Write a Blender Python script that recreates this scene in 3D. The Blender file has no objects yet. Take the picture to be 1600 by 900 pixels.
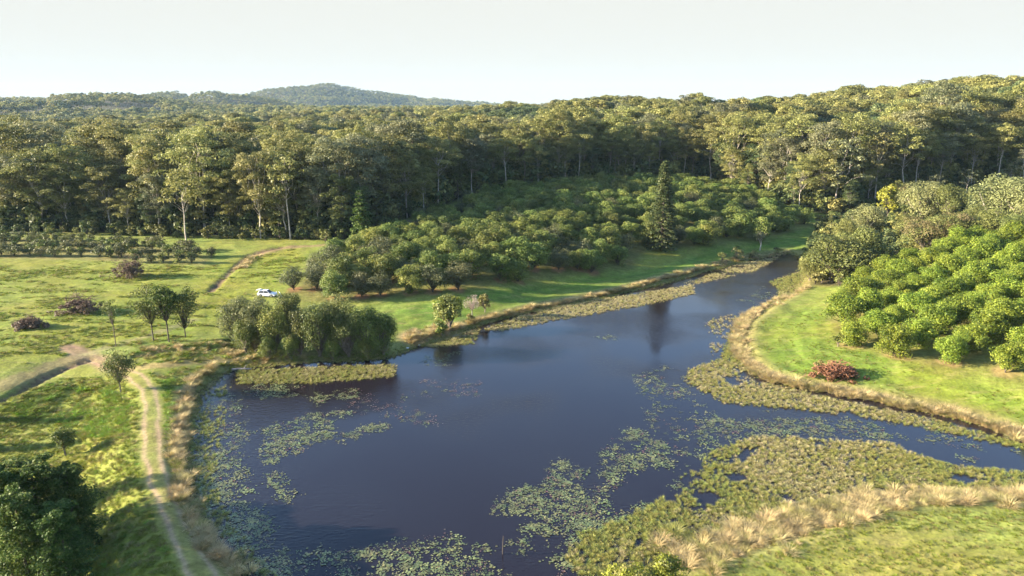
import bpy, math, random
import numpy as np
from mathutils import Vector, Matrix, Euler

S = bpy.context.scene
COL = S.collection
R = math.radians

# ------------------------------------------------------------------ camera
CAM_H, PITCH, FPX = 48.0, R(14.3), 1100.0          # metres, radians, focal length for a 1600 px wide frame
cam_d = bpy.data.cameras.new("camera")
cam_d.sensor_width = 36.0
cam_d.lens = FPX / 1600 * 36.0
cam_d.clip_start, cam_d.clip_end = 0.5, 40000.0
cam = bpy.data.objects.new("camera", cam_d)
COL.objects.link(cam)
cam.location = (0, 0, CAM_H)
cam.rotation_euler = (R(90) - PITCH, 0, 0)
S.camera = cam

# ------------------------------------------------------------------ light
SUN_EL, SUN_AZ = R(15.0), R(-91.0)                 # azimuth from +Y, clockwise: the sun stands to the left
SUN_STRENGTH, SKY_STRENGTH, EXPOSURE = 5.0, 0.10, 2.5
world = bpy.data.worlds.new("World")
S.world = world
world.use_nodes = True
wn = world.node_tree.nodes
sky = wn.new("ShaderNodeTexSky")
sky.sky_type = 'NISHITA'
sky.sun_disc = False
sky.sun_elevation = SUN_EL
sky.sun_rotation = SUN_AZ
sky.altitude = 50.0
sky.air_density, sky.dust_density, sky.ozone_density = 1.0, 1.5, 3.2
bgn = wn["Background"]
bgn.inputs["Strength"].default_value = SKY_STRENGTH
# a pale veil of thin high cloud all round the horizon, thinning to blue sky higher up
wtc = wn.new("ShaderNodeTexCoord"); wsx = wn.new("ShaderNodeSeparateXYZ"); wmr = wn.new("ShaderNodeMapRange"); wmx = wn.new("ShaderNodeMix")
wmr.interpolation_type = 'SMOOTHSTEP'
wmr.inputs[1].default_value, wmr.inputs[2].default_value, wmr.inputs[3].default_value, wmr.inputs[4].default_value = .14, .34, 1.0, 0.0
wmx.data_type = 'RGBA'
wmx.inputs[7].default_value = (1.50, 1.52, 1.41, 1)
wl = world.node_tree.links
wl.new(wtc.outputs["Generated"], wsx.inputs[0]); wl.new(wsx.outputs["Z"], wmr.inputs[0]); wl.new(wmr.outputs[0], wmx.inputs[0])
wl.new(sky.outputs[0], wmx.inputs[6]); wl.new(wmx.outputs[2], bgn.inputs["Color"])
sun_d = bpy.data.lights.new("sun", 'SUN')
sun_d.energy = SUN_STRENGTH
sun_d.angle = R(0.5)
sun_d.color = (1.0, 0.86, 0.65)
sun = bpy.data.objects.new("sun", sun_d)
COL.objects.link(sun)
to_sun = Vector((math.sin(SUN_AZ) * math.cos(SUN_EL), math.cos(SUN_AZ) * math.cos(SUN_EL), math.sin(SUN_EL)))
sun.rotation_euler = (-to_sun).to_track_quat('-Z', 'Y').to_euler()
sun.location = (-200, 0, 200)
S.view_settings.view_transform = 'Standard'
S.view_settings.look = 'None'
S.view_settings.exposure = EXPOSURE
S.view_settings.gamma = 1.0
S.view_settings.use_curve_mapping = False

HAZE_DENSITY = 0.000033

# ------------------------------------------------------------------ measuring helpers
CP, SP = math.cos(PITCH), math.sin(PITCH)


def pdir(px, py):
    px = np.asarray(px, float); py = np.asarray(py, float)
    a = (px - 800.0); b = (450.0 - py)
    return np.stack([a, FPX * CP + b * SP, -FPX * SP + b * CP], -1) / FPX


def flat(px, py, z=0.0):
    """point of the level z seen at a place of the survey photograph"""
    d = pdir(px, py)
    t = (CAM_H - z) / -d[..., 2]
    return np.stack([d[..., 0] * t, d[..., 1] * t], -1)


def sstep(a, b, x):
    t = np.clip((x - a) / (b - a), 0, 1)
    return t * t * (3 - 2 * t)


def hash2(ix, iy, seed):
    h = (ix.astype(np.int64) * 374761393 + iy.astype(np.int64) * 668265263 + seed * 1274126177) & 0xffffffff
    h = ((h ^ (h >> 13)) * 1274126177) & 0xffffffff
    h = h ^ (h >> 16)
    return (h & 0xffff) / 65535.0


def vnoise(x, y, seed=0):
    x = np.asarray(x, float); y = np.asarray(y, float)
    ix = np.floor(x); iy = np.floor(y)
    fx = x - ix; fy = y - iy
    fx = fx * fx * (3 - 2 * fx); fy = fy * fy * (3 - 2 * fy)
    a = hash2(ix, iy, seed); b = hash2(ix + 1, iy, seed)
    c = hash2(ix, iy + 1, seed); d = hash2(ix + 1, iy + 1, seed)
    return (a * (1 - fx) + b * fx) * (1 - fy) + (c * (1 - fx) + d * fx) * fy


def fbm(x, y, seed=0, n=3):
    s = 0; a = 1; t = 0
    for k in range(n):
        s = s + a * vnoise(x * 2 ** k, y * 2 ** k, seed + k); t += a; a *= .55
    return s / t


def seg_dist(P, poly, closed=False):
    """distance of points P (n,2) to a polyline"""
    d = np.full(len(P), 1e9)
    m = len(poly)
    for i in range(m if closed else m - 1):
        a = poly[i]; b = poly[(i + 1) % m]
        ab = b - a
        t = np.clip(((P - a) @ ab) / (ab @ ab + 1e-9), 0, 1)
        q = a + t[:, None] * ab
        d = np.minimum(d, np.hypot(P[:, 0] - q[:, 0], P[:, 1] - q[:, 1]))
    return d


def inside(P, poly):
    c = np.zeros(len(P), bool)
    m = len(poly)
    x, y = P[:, 0], P[:, 1]
    for i in range(m):
        x1, y1 = poly[i]; x2, y2 = poly[(i + 1) % m]
        if y1 == y2:
            continue
        k = ((y1 > y) != (y2 > y)) & (x < (x2 - x1) * (y - y1) / (y2 - y1) + x1)
        c ^= k
    return c


# ------------------------------------------------------------------ lake outline
LAKE_PX = [(400, 960), (372, 900), (325, 845), (296, 775), (288, 705), (294, 650), (312, 612), (338, 588), (368, 575),
           (430, 568), (500, 564), (570, 562), (618, 556), (640, 543), (690, 529), (740, 510), (800, 493), (880, 476),
           (960, 460), (1040, 442), (1095, 425), (1150, 411), (1190, 402), (1228, 395), (1256, 402), (1262, 425), (1240, 460),
           (1195, 484), (1166, 505), (1156, 535), (1164, 562), (1192, 587), (1240, 602), (1300, 611), (1370, 624), (1450, 641),
           (1530, 660), (1600, 684), (1700, 722), (1900, 800), (1800, 790), (1600, 778), (1480, 780), (1400, 788), (1330, 805),
           (1240, 832), (1160, 858), (1090, 874), (1040, 890), (930, 940), (700, 1010)]
LAKE = flat(*np.array(LAKE_PX).T)

# ------------------------------------------------------------------ heights
CTRL_PX = [(-60, 900, -3), (60, 890, -3), (150, 800, -2.6), (50, 720, -2.5), (50, 650, -1.5), (140, 640, -1), (-100, 700, -2.5), (235, 700, 1.6), (238, 640, 1.6),
           (300, 870, 1.8), (215, 590, 1.5), (100, 560, 1.2), (0, 600, 1), (50, 480, 2.5), (200, 480, 2.5), (200, 400, 3.5),
           (0, 400, 3.5), (0, 362, 4), (200, 365, 4), (400, 372, 4.5), (350, 520, 1.6), (430, 450, 2.6), (520, 392, 4.5), (-300, 450, 3), (-200, 365, 4),
           (700, 500, 1.2), (850, 450, 1.0), (1000, 415, 1.2), (600, 480, 1.8), (500, 450, 2.8), (1090, 395, 2.2), (640, 420, 5.0), (800, 420, 4.6),
           (900, 400, 4.8), (650, 350, 6.5), (760, 310, 11), (880, 296, 12.5), (1000, 288, 13), (1110, 290, 12), (1180, 315, 9), (1265, 345, 5), (1300, 338, 5),
           (900, 345, 9), (1080, 345, 8), (760, 365, 7), (1180, 370, 3.2),
           (1300, 580, 1.8), (1210, 530, 1.4), (1400, 600, 2.2), (1550, 590, 3.2), (1600, 640, 2.4), (1440, 500, 4.5), (1600, 450, 8.5),
           (1350, 440, 3.5), (1600, 372, 13), (1450, 395, 8), (1500, 330, 10), (1330, 400, 2.2), (1400, 300, 12), (1550, 288, 15), (1720, 500, 8), (1720, 380, 14),
           (1200, 890, 1.5), (1500, 850, 1.8), (1600, 800, 1.8), (1550, 890, 2), (900, 1050, 1.5), (500, 1050, 1.5), (1900, 900, 3)]
CTRL_D = [(-300, 600, 5), (0, 600, 3), (250, 600, 5), (500, 600, 9), (700, 600, 14), (860, 600, 20), (1000, 560, 24), (1200, 520, 21), (1340, 480, 21),
          (1400, 470, 26), (1500, 460, 31), (1600, 450, 29), (1800, 450, 28), (2100, 450, 25),
          (-300, 1000, 3), (0, 1000, 5), (250, 1000, 9), (500, 1000, 14), (700, 1000, 18), (860, 1000, 22), (1000, 900, 30), (1200, 900, 24), (1500, 900, 38), (2000, 900, 34),
          (0, 1700, 14), (250, 1700, 16), (500, 1600, 24), (700, 1600, 24), (900, 1600, 22), (1200, 1600, 20), (1600, 1600, 20),
          (-300, 2500, 56), (0, 2400, 58), (130, 2400, 66), (210, 2400, 67), (270, 2500, 40), (400, 2500, 28), (800, 2500, 15), (1600, 2500, 10),
          (-300, 7000, 10), (400, 7000, 10), (1200, 7000, 10), (2000, 7000, 10)]


def uv(P):
    d = np.maximum(np.hypot(P[:, 0], P[:, 1]), 40.0)
    a = np.clip(np.arctan2(P[:, 0], P[:, 1]), -0.95, 0.95)
    a = np.where(P[:, 1] < 0, np.sign(P[:, 0]) * 0.95, a)
    return np.stack([a * 1.6, np.log(d)], -1)


_cp, _cz = [], []
for x, y, z in CTRL_PX:
    _cp.append(flat(x, y, z)); _cz.append(z)
for x, d, z in CTRL_D:
    a = math.atan((x - 800) / 1135.0)
    _cp.append(np.array([math.sin(a) * d, math.cos(a) * d])); _cz.append(z)
_cu = uv(np.array(_cp)); _cz = np.array(_cz, float)
_MQ = .10


def _phi(A, B):
    d2 = ((A[:, None, :] - B[None]) ** 2).sum(-1)
    return np.sqrt(d2 + _MQ * _MQ)


_zm = 5.0
_w = np.linalg.solve(_phi(_cu, _cu) - np.eye(len(_cu)) * 0.004, _cz - _zm)


def mound(P, px, d, hgt, wx, wd):
    """a far hill: a bell of given height at a bearing and distance (metres)"""
    a = math.atan((px - 800) / 1135.0)
    c = np.array([math.sin(a), math.cos(a)])
    along = P @ c - d
    side = P @ np.array([c[1], -c[0]])
    return hgt * np.exp(-(side / wx) ** 2 - (along / wd) ** 2)


CUT = [flat(*p, 0.8) for p in [(215, 562), (260, 556), (300, 551), (345, 548), (395, 549)]]
CUT2 = [flat(*p, 0.6) for p in [(-60, 640), (20, 612), (70, 590), (100, 578), (140, 566)]]
CUT3 = [flat(*p, 3.0) for p in [(330, 452), (352, 432), (372, 415), (392, 402), (440, 392)]]


def height(P):
    P = np.asarray(P, float).reshape(-1, 2)
    z = np.empty(len(P))
    for i in range(0, len(P), 40000):
        z[i:i + 40000] = _zm + _phi(uv(P[i:i + 40000]), _cu) @ _w
    D = np.hypot(P[:, 0], P[:, 1])
    far = D > 1500
    if far.any():
        Q = P[far]
        rug = fbm(Q[:, 0] * .0045, Q[:, 1] * .0045, 13, 3) - .5
        z[far] += rug * 70 * sstep(2900, 4000, D[far])
        z[far] += (mound(Q, 490, 4600, 82, 330, 500) + mound(Q, 590, 4700, 80, 420, 450) + mound(Q, 420, 4600, 62, 300, 400)
                   + mound(Q, 690, 4900, 44, 520, 400)
                   + mound(Q, 385, 3100, 52, 210, 260) + mound(Q, 320, 3100, 30, 90, 200) + mound(Q, 268, 3700, 62, 130, 250)
                   + mound(Q, 225, 3900, 40, 200, 250) + mound(Q, 40, 3300, 20, 300, 250) + mound(Q, 850, 5000, 18, 700, 500))
    near = (D < 420)
    if near.any():
        Q = P[near]
        s = seg_dist(Q, LAKE, True)
        s = np.where(inside(Q, LAKE), -s, s)
        zn = z[near]
        bank = 0.15 + 0.85 * sstep(0, 3.0, s)
        w = sstep(2.0, 14.0, s)
        out = bank * (1 - w) + zn * w
        out += (fbm(Q[:, 0] * .25, Q[:, 1] * .25, 3) - .5) * 0.5 * sstep(1, 6, s) * (1 - .5 * sstep(150, 400, D[near]))
        for line, dep, wid in ((CUT, 1.1, 1.5), (CUT2, .45, 1.3), (CUT3, .35, 1.6)):
            dd = seg_dist(Q, np.array(line))
            out -= dep * (1 - sstep(.2, wid, dd))
        zin = -np.minimum(0.15 + 0.12 * -s, 1.8)
        z[near] = np.where(s > 0, out, zin)
    return z


_TT = np.geomspace(45, 6500, 700)


def gp(px, py):
    """where the sight line of a photo point meets the ground: (x, y, z)"""
    d = pdir(px, py)
    hz = math.hypot(d[0], d[1])
    t = _TT / hz
    X = np.stack([d[0] * t, d[1] * t], -1)
    g = height(X)
    f = CAM_H + d[2] * t - g
    k = np.argmax(f < 0) if (f < 0).any() else len(t) - 1
    if k > 0 and f[k] < 0:
        w = f[k - 1] / (f[k - 1] - f[k])
        p = X[k - 1] * (1 - w) + X[k] * w
    else:
        p = X[k]
    return np.array([p[0], p[1], height(p[None])[0]])


def gpoly(pts):
    return np.array([gp(*p)[:2] for p in pts])


# ------------------------------------------------------------------ object helpers
def new_obj(name, data, parent=None):
    o = bpy.data.objects.new(name, data)
    COL.objects.link(o)
    if parent is not None:
        o.parent = parent
    return o


def tag(o, label=None, cat=None, group=None, kind=None):
    if label: o["label"] = label
    if cat: o["category"] = cat
    if group: o["group"] = group
    if kind: o["kind"] = kind
    return o


class Quads:
    """collects four-cornered faces"""
    def __init__(self):
        self.v, self.t, self.m = [], [], []

    def add(self, V, tint=0.5, mat=0):
        V = np.asarray(V, float).reshape(-1, 4, 3)
        self.v.append(V)
        self.t.append(np.broadcast_to(np.asarray(tint, float), (len(V),)))
        self.m.append(np.full(len(V), mat, np.int32))

    def tube(self, pts, radii, k=6, tint=.5, mat=0, cap=False):
        pts = [Vector(p) for p in pts]
        rings = []
        for i, p in enumerate(pts):
            a = pts[max(i - 1, 0)]; b = pts[min(i + 1, len(pts) - 1)]
            d = (b - a).normalized() if (b - a).length > 1e-6 else Vector((0, 0, 1))
            u = d.orthogonal().normalized() if abs(d.z) < .99 else Vector((1, 0, 0))
            u = (u - d * u.dot(d)).normalized()
            w = d.cross(u)
            rings.append([p + (u * math.cos(6.28318 * j / k) + w * math.sin(6.28318 * j / k)) * radii[i] for j in range(k)])
        F = []
        for i in range(len(pts) - 1):
            for j in range(k):
                j2 = (j + 1) % k
                F.append((rings[i][j], rings[i][j2], rings[i + 1][j2], rings[i + 1][j]))
        if cap:
            for rr in (rings[0], rings[-1]):
                c = sum(rr, Vector()) / k
                for j in range(0, k, 2):
                    F.append((c, rr[j], rr[(j + 1) % k], rr[(j + 2) % k]))
        self.add(np.array([[tuple(q) for q in f] for f in F]), tint, mat)

    def box(self, c, s, rot=None, mat=0, tint=.5, taper=(1, 1)):
        x, y, z = s[0] / 2, s[1] / 2, s[2] / 2
        tx, ty = taper
        P = [(-x, -y, -z), (x, -y, -z), (x, y, -z), (-x, y, -z), (-x * tx, -y * ty, z), (x * tx, -y * ty, z), (x * tx, y * ty, z), (-x * tx, y * ty, z)]
        M = rot.to_matrix() if rot is not None else Matrix.Identity(3)
        P = [tuple(M @ Vector(p) + Vector(c)) for p in P]
        self.add([[P[i] for i in f] for f in ((0, 3, 2, 1), (4, 5, 6, 7), (0, 1, 5, 4), (1, 2, 6, 5), (2, 3, 7, 6), (3, 0, 4, 7))], tint, mat)

    def leaves(self, c, rad, n, size, rng, up=.25, out=.8, shell=.45, tint=.5, tvar=.25, mat=0, lo=-1.0, asp=.6, droop=0):
        """n diamond shaped leaf sprays in an ellipsoid"""
        c = np.asarray(c, float); rad = np.asarray(rad, float)
        d = rng.normal(size=(n, 3)); d /= np.linalg.norm(d, axis=1)[:, None] + 1e-9
        d[:, 2] = np.where(d[:, 2] < lo, -d[:, 2], d[:, 2])
        r = shell + (1 - shell) * rng.random(n) ** .6
        p = c + d * rad * r[:, None]
        nr = d * out + rng.normal(size=(n, 3)) * .5 + np.array([0, 0, up])
        nr /= np.linalg.norm(nr, axis=1)[:, None] + 1e-9
        a = rng.normal(size=(n, 3)) + np.array([0, 0, -droop])
        a -= nr * (a * nr).sum(1)[:, None]
        a /= np.linalg.norm(a, axis=1)[:, None] + 1e-9
        b = np.cross(nr, a)
        s = size * (.65 + .7 * rng.random(n))[:, None]
        a = a * s * .5; b = b * s * .5 * asp
        bend = nr * s * .12
        V = np.stack([p - a - bend, p - b + a * .15, p + a - bend, p + b + a * .15], 1)
        self.add(V, np.clip(tint + (rng.random(n) - .5) * 2 * tvar, 0, 1), mat)

    def mesh(self, name, mats, smooth=False):
        V = np.concatenate(self.v); n = len(V)
        me = bpy.data.meshes.new(name)
        me.vertices.add(n * 4); me.loops.add(n * 4); me.polygons.add(n)
        me.vertices.foreach_set("co", V.reshape(-1).astype(np.float32))
        me.loops.foreach_set("vertex_index", np.arange(n * 4, dtype=np.int32))
        me.polygons.foreach_set("loop_start", np.arange(0, n * 4, 4, dtype=np.int32))
        me.polygons.foreach_set("material_index", np.concatenate(self.m))
        at = me.attributes.new("tint", 'FLOAT', 'POINT')
        at.data.foreach_set("value", np.repeat(np.concatenate(self.t), 4).astype(np.float32))
        for m in mats:
            me.materials.append(m)
        me.update(calc_edges=True)
        if smooth:
            me.shade_smooth()
        return me


# ------------------------------------------------------------------ materials
def mat_new(name):
    m = bpy.data.materials.new(name)
    m.use_nodes = True
    nt = m.node_tree
    for n in list(nt.nodes):
        nt.nodes.remove(n)
    out = nt.nodes.new("ShaderNodeOutputMaterial")
    return m, nt, out


def ramp(nt, cols, pos=None):
    r = nt.nodes.new("ShaderNodeValToRGB")
    e = r.color_ramp.elements
    while len(e) < len(cols):
        e.new(1.0)
    for i, c in enumerate(cols):
        e[i].position = pos[i] if pos else i / (len(cols) - 1)
        e[i].color = (*c, 1)
    return r


def leaf_mat(name, cols, transl=.28, hue=.02, val=.35, rough=.55, spec=.25):
    """foliage: the leaf's own tint from light to dark leaves, a little different from plant to plant"""
    m, nt, out = mat_new(name)
    L = nt.links
    a = nt.nodes.new("ShaderNodeAttribute"); a.attribute_name = "tint"
    r = ramp(nt, cols)
    L.new(a.outputs["Fac"], r.inputs[0])
    oi = nt.nodes.new("ShaderNodeObjectInfo")
    hs = nt.nodes.new("ShaderNodeHueSaturation")
    mh = nt.nodes.new("ShaderNodeMapRange"); mh.inputs[3].default_value = .5 - hue; mh.inputs[4].default_value = .5 + hue
    L.new(oi.outputs["Random"], mh.inputs[0])
    ml = nt.nodes.new("ShaderNodeMath"); ml.operation = 'MULTIPLY'; ml.inputs[1].default_value = 7.31
    fr = nt.nodes.new("ShaderNodeMath"); fr.operation = 'FRACT'
    mv = nt.nodes.new("ShaderNodeMapRange"); mv.inputs[3].default_value = 1 - val; mv.inputs[4].default_value = 1 + val
    L.new(oi.outputs["Random"], ml.inputs[0]); L.new(ml.outputs[0], fr.inputs[0]); L.new(fr.outputs[0], mv.inputs[0])
    L.new(mh.outputs[0], hs.inputs["Hue"]); L.new(mv.outputs[0], hs.inputs["Value"])
    L.new(r.outputs[0], hs.inputs["Color"])
    p = nt.nodes.new("ShaderNodeBsdfPrincipled")
    p.inputs["Roughness"].default_value = rough
    p.inputs["Specular IOR Level"].default_value = spec
    t = nt.nodes.new("ShaderNodeBsdfTranslucent")
    mx = nt.nodes.new("ShaderNodeMixShader"); mx.inputs[0].default_value = transl
    L.new(hs.outputs[0], p.inputs["Base Color"]); L.new(hs.outputs[0], t.inputs["Color"])
    L.new(p.outputs[0], mx.inputs[1]); L.new(t.outputs[0], mx.inputs[2]); L.new(mx.outputs[0], out.inputs[0])
    return m


def solid_mat(name, col, col2=None, scale=4.0, rough=.8, bump=.0, metallic=0, spec=.4):
    m, nt, out = mat_new(name)
    L = nt.links
    p = nt.nodes.new("ShaderNodeBsdfPrincipled")
    p.inputs["Roughness"].default_value = rough
    p.inputs["Metallic"].default_value = metallic
    p.inputs["Specular IOR Level"].default_value = spec
    n = nt.nodes.new("ShaderNodeTexNoise"); n.inputs["Scale"].default_value = scale; n.inputs["Detail"].default_value = 5
    tc = nt.nodes.new("ShaderNodeTexCoord")
    L.new(tc.outputs["Object"], n.inputs["Vector"])
    r = ramp(nt, [col, col2 or tuple(c * .7 for c in col)], [.35, .65])
    L.new(n.outputs[0], r.inputs[0]); L.new(r.outputs[0], p.inputs["Base Color"])
    if bump:
        b = nt.nodes.new("ShaderNodeBump"); b.inputs["Distance"].default_value = bump
        L.new(n.outputs[0], b.inputs["Height"]); L.new(b.outputs[0], p.inputs["Normal"])
    L.new(p.outputs[0], out.inputs[0])
    return m


M = {}
M['gum'] = leaf_mat("gum_leaves", [(.082, .095, .026), (.215, .213, .062), (.35, .33, .115)], hue=.016, val=.25, transl=.32)
M['gum_dark'] = leaf_mat("dark_forest_leaves", [(.036, .058, .022), (.088, .118, .042), (.16, .185, .065)], hue=.02, val=.3)
M['gum_pale'] = leaf_mat("pale_gum_leaves", [(.075, .085, .04), (.15, .155, .075), (.22, .22, .11)], hue=.015, val=.2)
M['orchard'] = leaf_mat("orchard_leaves", [(.036, .066, .014), (.125, .165, .034), (.32, .325, .08)], hue=.02, val=.25)
M['orchard_grey'] = leaf_mat("grey_orchard_leaves", [(.05, .058, .024), (.105, .115, .048), (.18, .18, .075)], hue=.02, val=.2)
M['bright'] = leaf_mat("bright_orchard_leaves", [(.045, .085, .012), (.15, .205, .022), (.33, .36, .045)], hue=.012, val=.18)
M['wattle'] = leaf_mat("wattle_leaves", [(.045, .062, .018), (.13, .145, .040), (.22, .225, .065)], hue=.02, val=.2)
M['wattle_pale'] = leaf_mat("pale_wattle_leaves", [(.09, .105, .04), (.18, .195, .075), (.27, .28, .11)], hue=.015, val=.15)
M['brownleaf'] = leaf_mat("browned_leaves", [(.09, .07, .03), (.17, .14, .06), (.25, .21, .09)], hue=.015, val=.2)
M['yellowgreen'] = leaf_mat("yellow_green_leaves", [(.09, .11, .012), (.20, .22, .025), (.32, .31, .05)], hue=.01, val=.12)
M['pine'] = leaf_mat("pine_needles", [(.028, .056, .014), (.068, .112, .028), (.15, .19, .05)], transl=.3, spec=.08, hue=.015, val=.15)
M['pine_light'] = leaf_mat("light_pine_needles", [(.05, .07, .018), (.11, .14, .038), (.19, .21, .065)], transl=.2, spec=.1, hue=.015, val=.15)
M['hoop'] = leaf_mat("hoop_pine_needles", [(.025, .045, .014), (.065, .088, .026), (.15, .155, .05)], transl=.1, hue=.01, val=.1)
M['straw'] = leaf_mat("dry_straw", [(.23, .165, .068), (.41, .315, .145), (.56, .45, .23)], hue=.012, val=.25)
M['straw_green'] = leaf_mat("half_dry_grass", [(.12, .12, .03), (.24, .22, .065), (.36, .31, .12)], hue=.02, val=.25)
M['sedge'] = leaf_mat("sedge_blades", [(.13, .14, .028), (.24, .235, .052), (.37, .34, .10)], hue=.025, val=.3)
M['sedge_green'] = leaf_mat("green_sedge_blades", [(.11, .145, .03), (.20, .235, .05), (.31, .325, .09)], hue=.02, val=.3)
M['sedge_tan'] = leaf_mat("tan_sedge_blades", [(.20, .175, .075), (.35, .30, .14), (.48, .42, .22)], hue=.02, val=.25)
M['grass'] = leaf_mat("grass_tufts", [(.105, .135, .015), (.19, .225, .027), (.28, .30, .046)], hue=.02, val=.25, transl=.45)
M['grass_dry'] = leaf_mat("dry_grass_tufts", [(.15, .135, .036), (.25, .22, .068), (.34, .30, .105)], hue=.02, val=.25, transl=.45)
M['weed'] = leaf_mat("bright_weeds", [(.075, .145, .014), (.15, .26, .025), (.25, .36, .04)], hue=.015, val=.2, transl=.45)
M['lily'] = leaf_mat("lily_pads", [(.07, .085, .03), (.12, .135, .048), (.185, .195, .08)], transl=.05, hue=.04, val=.3, rough=.35, spec=.5)
M['lily_red'] = leaf_mat("reddish_lily_pads", [(.09, .045, .04), (.14, .08, .06), (.17, .14, .08)], transl=.05, hue=.03, val=.3, rough=.35, spec=.5)
M['twig'] = solid_mat("dead_twigs", (.17, .10, .065), (.09, .055, .04), 3)
M['twig_red'] = solid_mat("red_brown_twigs", (.27, .12, .065), (.14, .06, .035), 3)
M['bark_pale'] = solid_mat("pale_bark", (.50, .45, .38), (.28, .23, .18), 1.2, bump=.02)
M['bark'] = solid_mat("grey_bark", (.20, .165, .13), (.10, .08, .06), 1.5, bump=.03)
M['bark_dark'] = solid_mat("dark_bark", (.09, .07, .055), (.05, .04, .03), 2, bump=.03)
M['greywood'] = solid_mat("weathered_wood", (.26, .23, .20), (.16, .135, .115), 3, bump=.02)
M['pinkgrey'] = leaf_mat("pinkish_grey_twigs", [(.20, .15, .12), (.30, .24, .20), (.40, .34, .29)], hue=.01, val=.1)


# ------------------------------------------------------------------ ground sheet
def ground_mat():
    m, nt, out = mat_new("ground_cover")
    L = nt.links
    N = nt.nodes.new
    a = N("ShaderNodeAttribute"); a.attribute_name = "col"
    k = N("ShaderNodeAttribute"); k.attribute_name = "lush"
    tc = N("ShaderNodeTexCoord")
    n1 = N("ShaderNodeTexNoise"); n1.inputs["Scale"].default_value = .35; n1.inputs["Detail"].default_value = 6; n1.inputs["Roughness"].default_value = .65
    n2 = N("ShaderNodeTexNoise"); n2.inputs["Scale"].default_value = 1.7; n2.inputs["Detail"].default_value = 5; n2.inputs["Roughness"].default_value = .7
    n3 = N("ShaderNodeTexNoise"); n3.inputs["Scale"].default_value = .06; n3.inputs["Detail"].default_value = 3
    for n in (n1, n2, n3):
        L.new(tc.outputs["Object"], n.inputs["Vector"])
    # patchiness of the cover itself: yellower and greener places, thinner and thicker growth
    hs = N("ShaderNodeHueSaturation")
    mh = N("ShaderNodeMapRange"); mh.inputs[1].default_value = .3; mh.inputs[2].default_value = .7; mh.inputs[3].default_value = .475; mh.inputs[4].default_value = .525
    L.new(n3.outputs[0], mh.inputs[0]); L.new(mh.outputs[0], hs.inputs["Hue"])
    mv = N("ShaderNodeMapRange"); mv.inputs[1].default_value = .3; mv.inputs[2].default_value = .7; mv.inputs[3].default_value = .72; mv.inputs[4].default_value = 1.28
    L.new(n1.outputs[0], mv.inputs[0])
    mw = N("ShaderNodeMapRange"); mw.inputs[1].default_value = .3; mw.inputs[2].default_value = .7; mw.inputs[3].default_value = .7; mw.inputs[4].default_value = 1.3
    L.new(n2.outputs[0], mw.inputs[0])
    mm = N("ShaderNodeMath"); mm.operation = 'MULTIPLY'
    L.new(mv.outputs[0], mm.inputs[0]); L.new(mw.outputs[0], mm.inputs[1])
    n4 = N("ShaderNodeTexNoise"); n4.inputs["Scale"].default_value = .55; n4.inputs["Detail"].default_value = 7; n4.inputs["Roughness"].default_value = .72
    mp = N("ShaderNodeMapping"); mp.inputs["Rotation"].default_value = (0, 0, .25); mp.inputs["Scale"].default_value = (.45, 1.5, 1); mp.inputs["Location"].default_value = (31, 7, 0)
    L.new(tc.outputs["Object"], mp.inputs[0]); L.new(mp.outputs[0], n4.inputs["Vector"])
    md = N("ShaderNodeMapRange"); md.inputs[1].default_value = .50; md.inputs[2].default_value = .68; md.inputs[3].default_value = 0; md.inputs[4].default_value = .5
    L.new(n4.outputs[0], md.inputs[0])
    mx = N("ShaderNodeMix"); mx.data_type = 'RGBA'; mx.inputs[7].default_value = (.27, .225, .085, 1)
    L.new(md.outputs[0], mx.inputs[0]); L.new(a.outputs["Color"], mx.inputs[6])
    L.new(mm.outputs[0], hs.inputs["Value"]); L.new(mx.outputs[2], hs.inputs["Color"])
    p = N("ShaderNodeBsdfPrincipled"); p.inputs["Roughness"].default_value = .9; p.inputs["Specular IOR Level"].default_value = .15
    L.new(hs.outputs[0], p.inputs["Base Color"])
    b = N("ShaderNodeBump"); b.inputs["Distance"].default_value = .22
    L.new(k.outputs["Fac"], b.inputs["Strength"])
    ad = N("ShaderNodeMath"); ad.operation = 'ADD'
    L.new(n1.outputs[0], ad.inputs[0]); L.new(n2.outputs[0], ad.inputs[1]); L.new(ad.outputs[0], b.inputs["Height"])
    L.new(b.outputs[0], p.inputs["Normal"]); L.new(p.outputs[0], out.inputs[0])
    return m


C_PASTURE = (.155, .175, .020); C_LAWN = (.10, .150, .020); C_DRY = (.25, .19, .075); C_DIRT = (.22, .145, .085)
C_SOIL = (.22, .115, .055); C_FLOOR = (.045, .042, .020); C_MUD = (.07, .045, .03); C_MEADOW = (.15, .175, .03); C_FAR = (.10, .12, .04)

FOREST_EDGE_PX = [(-420, 365), (-200, 362), (-60, 360), (0, 360), (150, 362), (290, 368), (350, 368), (450, 370), (535, 374), (600, 355), (650, 336),
                  (720, 312), (800, 299), (900, 291), (1000, 286), (1110, 286), (1150, 300), (1220, 318), (1300, 336), (1350, 325), (1420, 305),
                  (1500, 292), (1600, 284), (1750, 276), (1950, 270)]
FOREST_EDGE = np.array([gp(*p)[:2] for p in FOREST_EDGE_PX])
TRACK_PX = [(345, 960), (318, 900), (296, 860), (268, 800), (248, 750), (238, 710), (236, 670), (238, 635), (232, 608), (212, 588), (180, 574), (150, 562),
            (125, 552), (108, 543)]
TRACK = gpoly(TRACK_PX)
TRACK_B = gpoly([(-120, 640), (-30, 612), (40, 590), (90, 572), (125, 556), (160, 545), (215, 530), (260, 515), (300, 500)])
TRACK_C = gpoly([(215, 575), (270, 568), (330, 562), (400, 562), (470, 563)])
TRACK_D = gpoly([(385, 408), (410, 395), (450, 386), (500, 384), (560, 375), (610, 358), (650, 342)])
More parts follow.
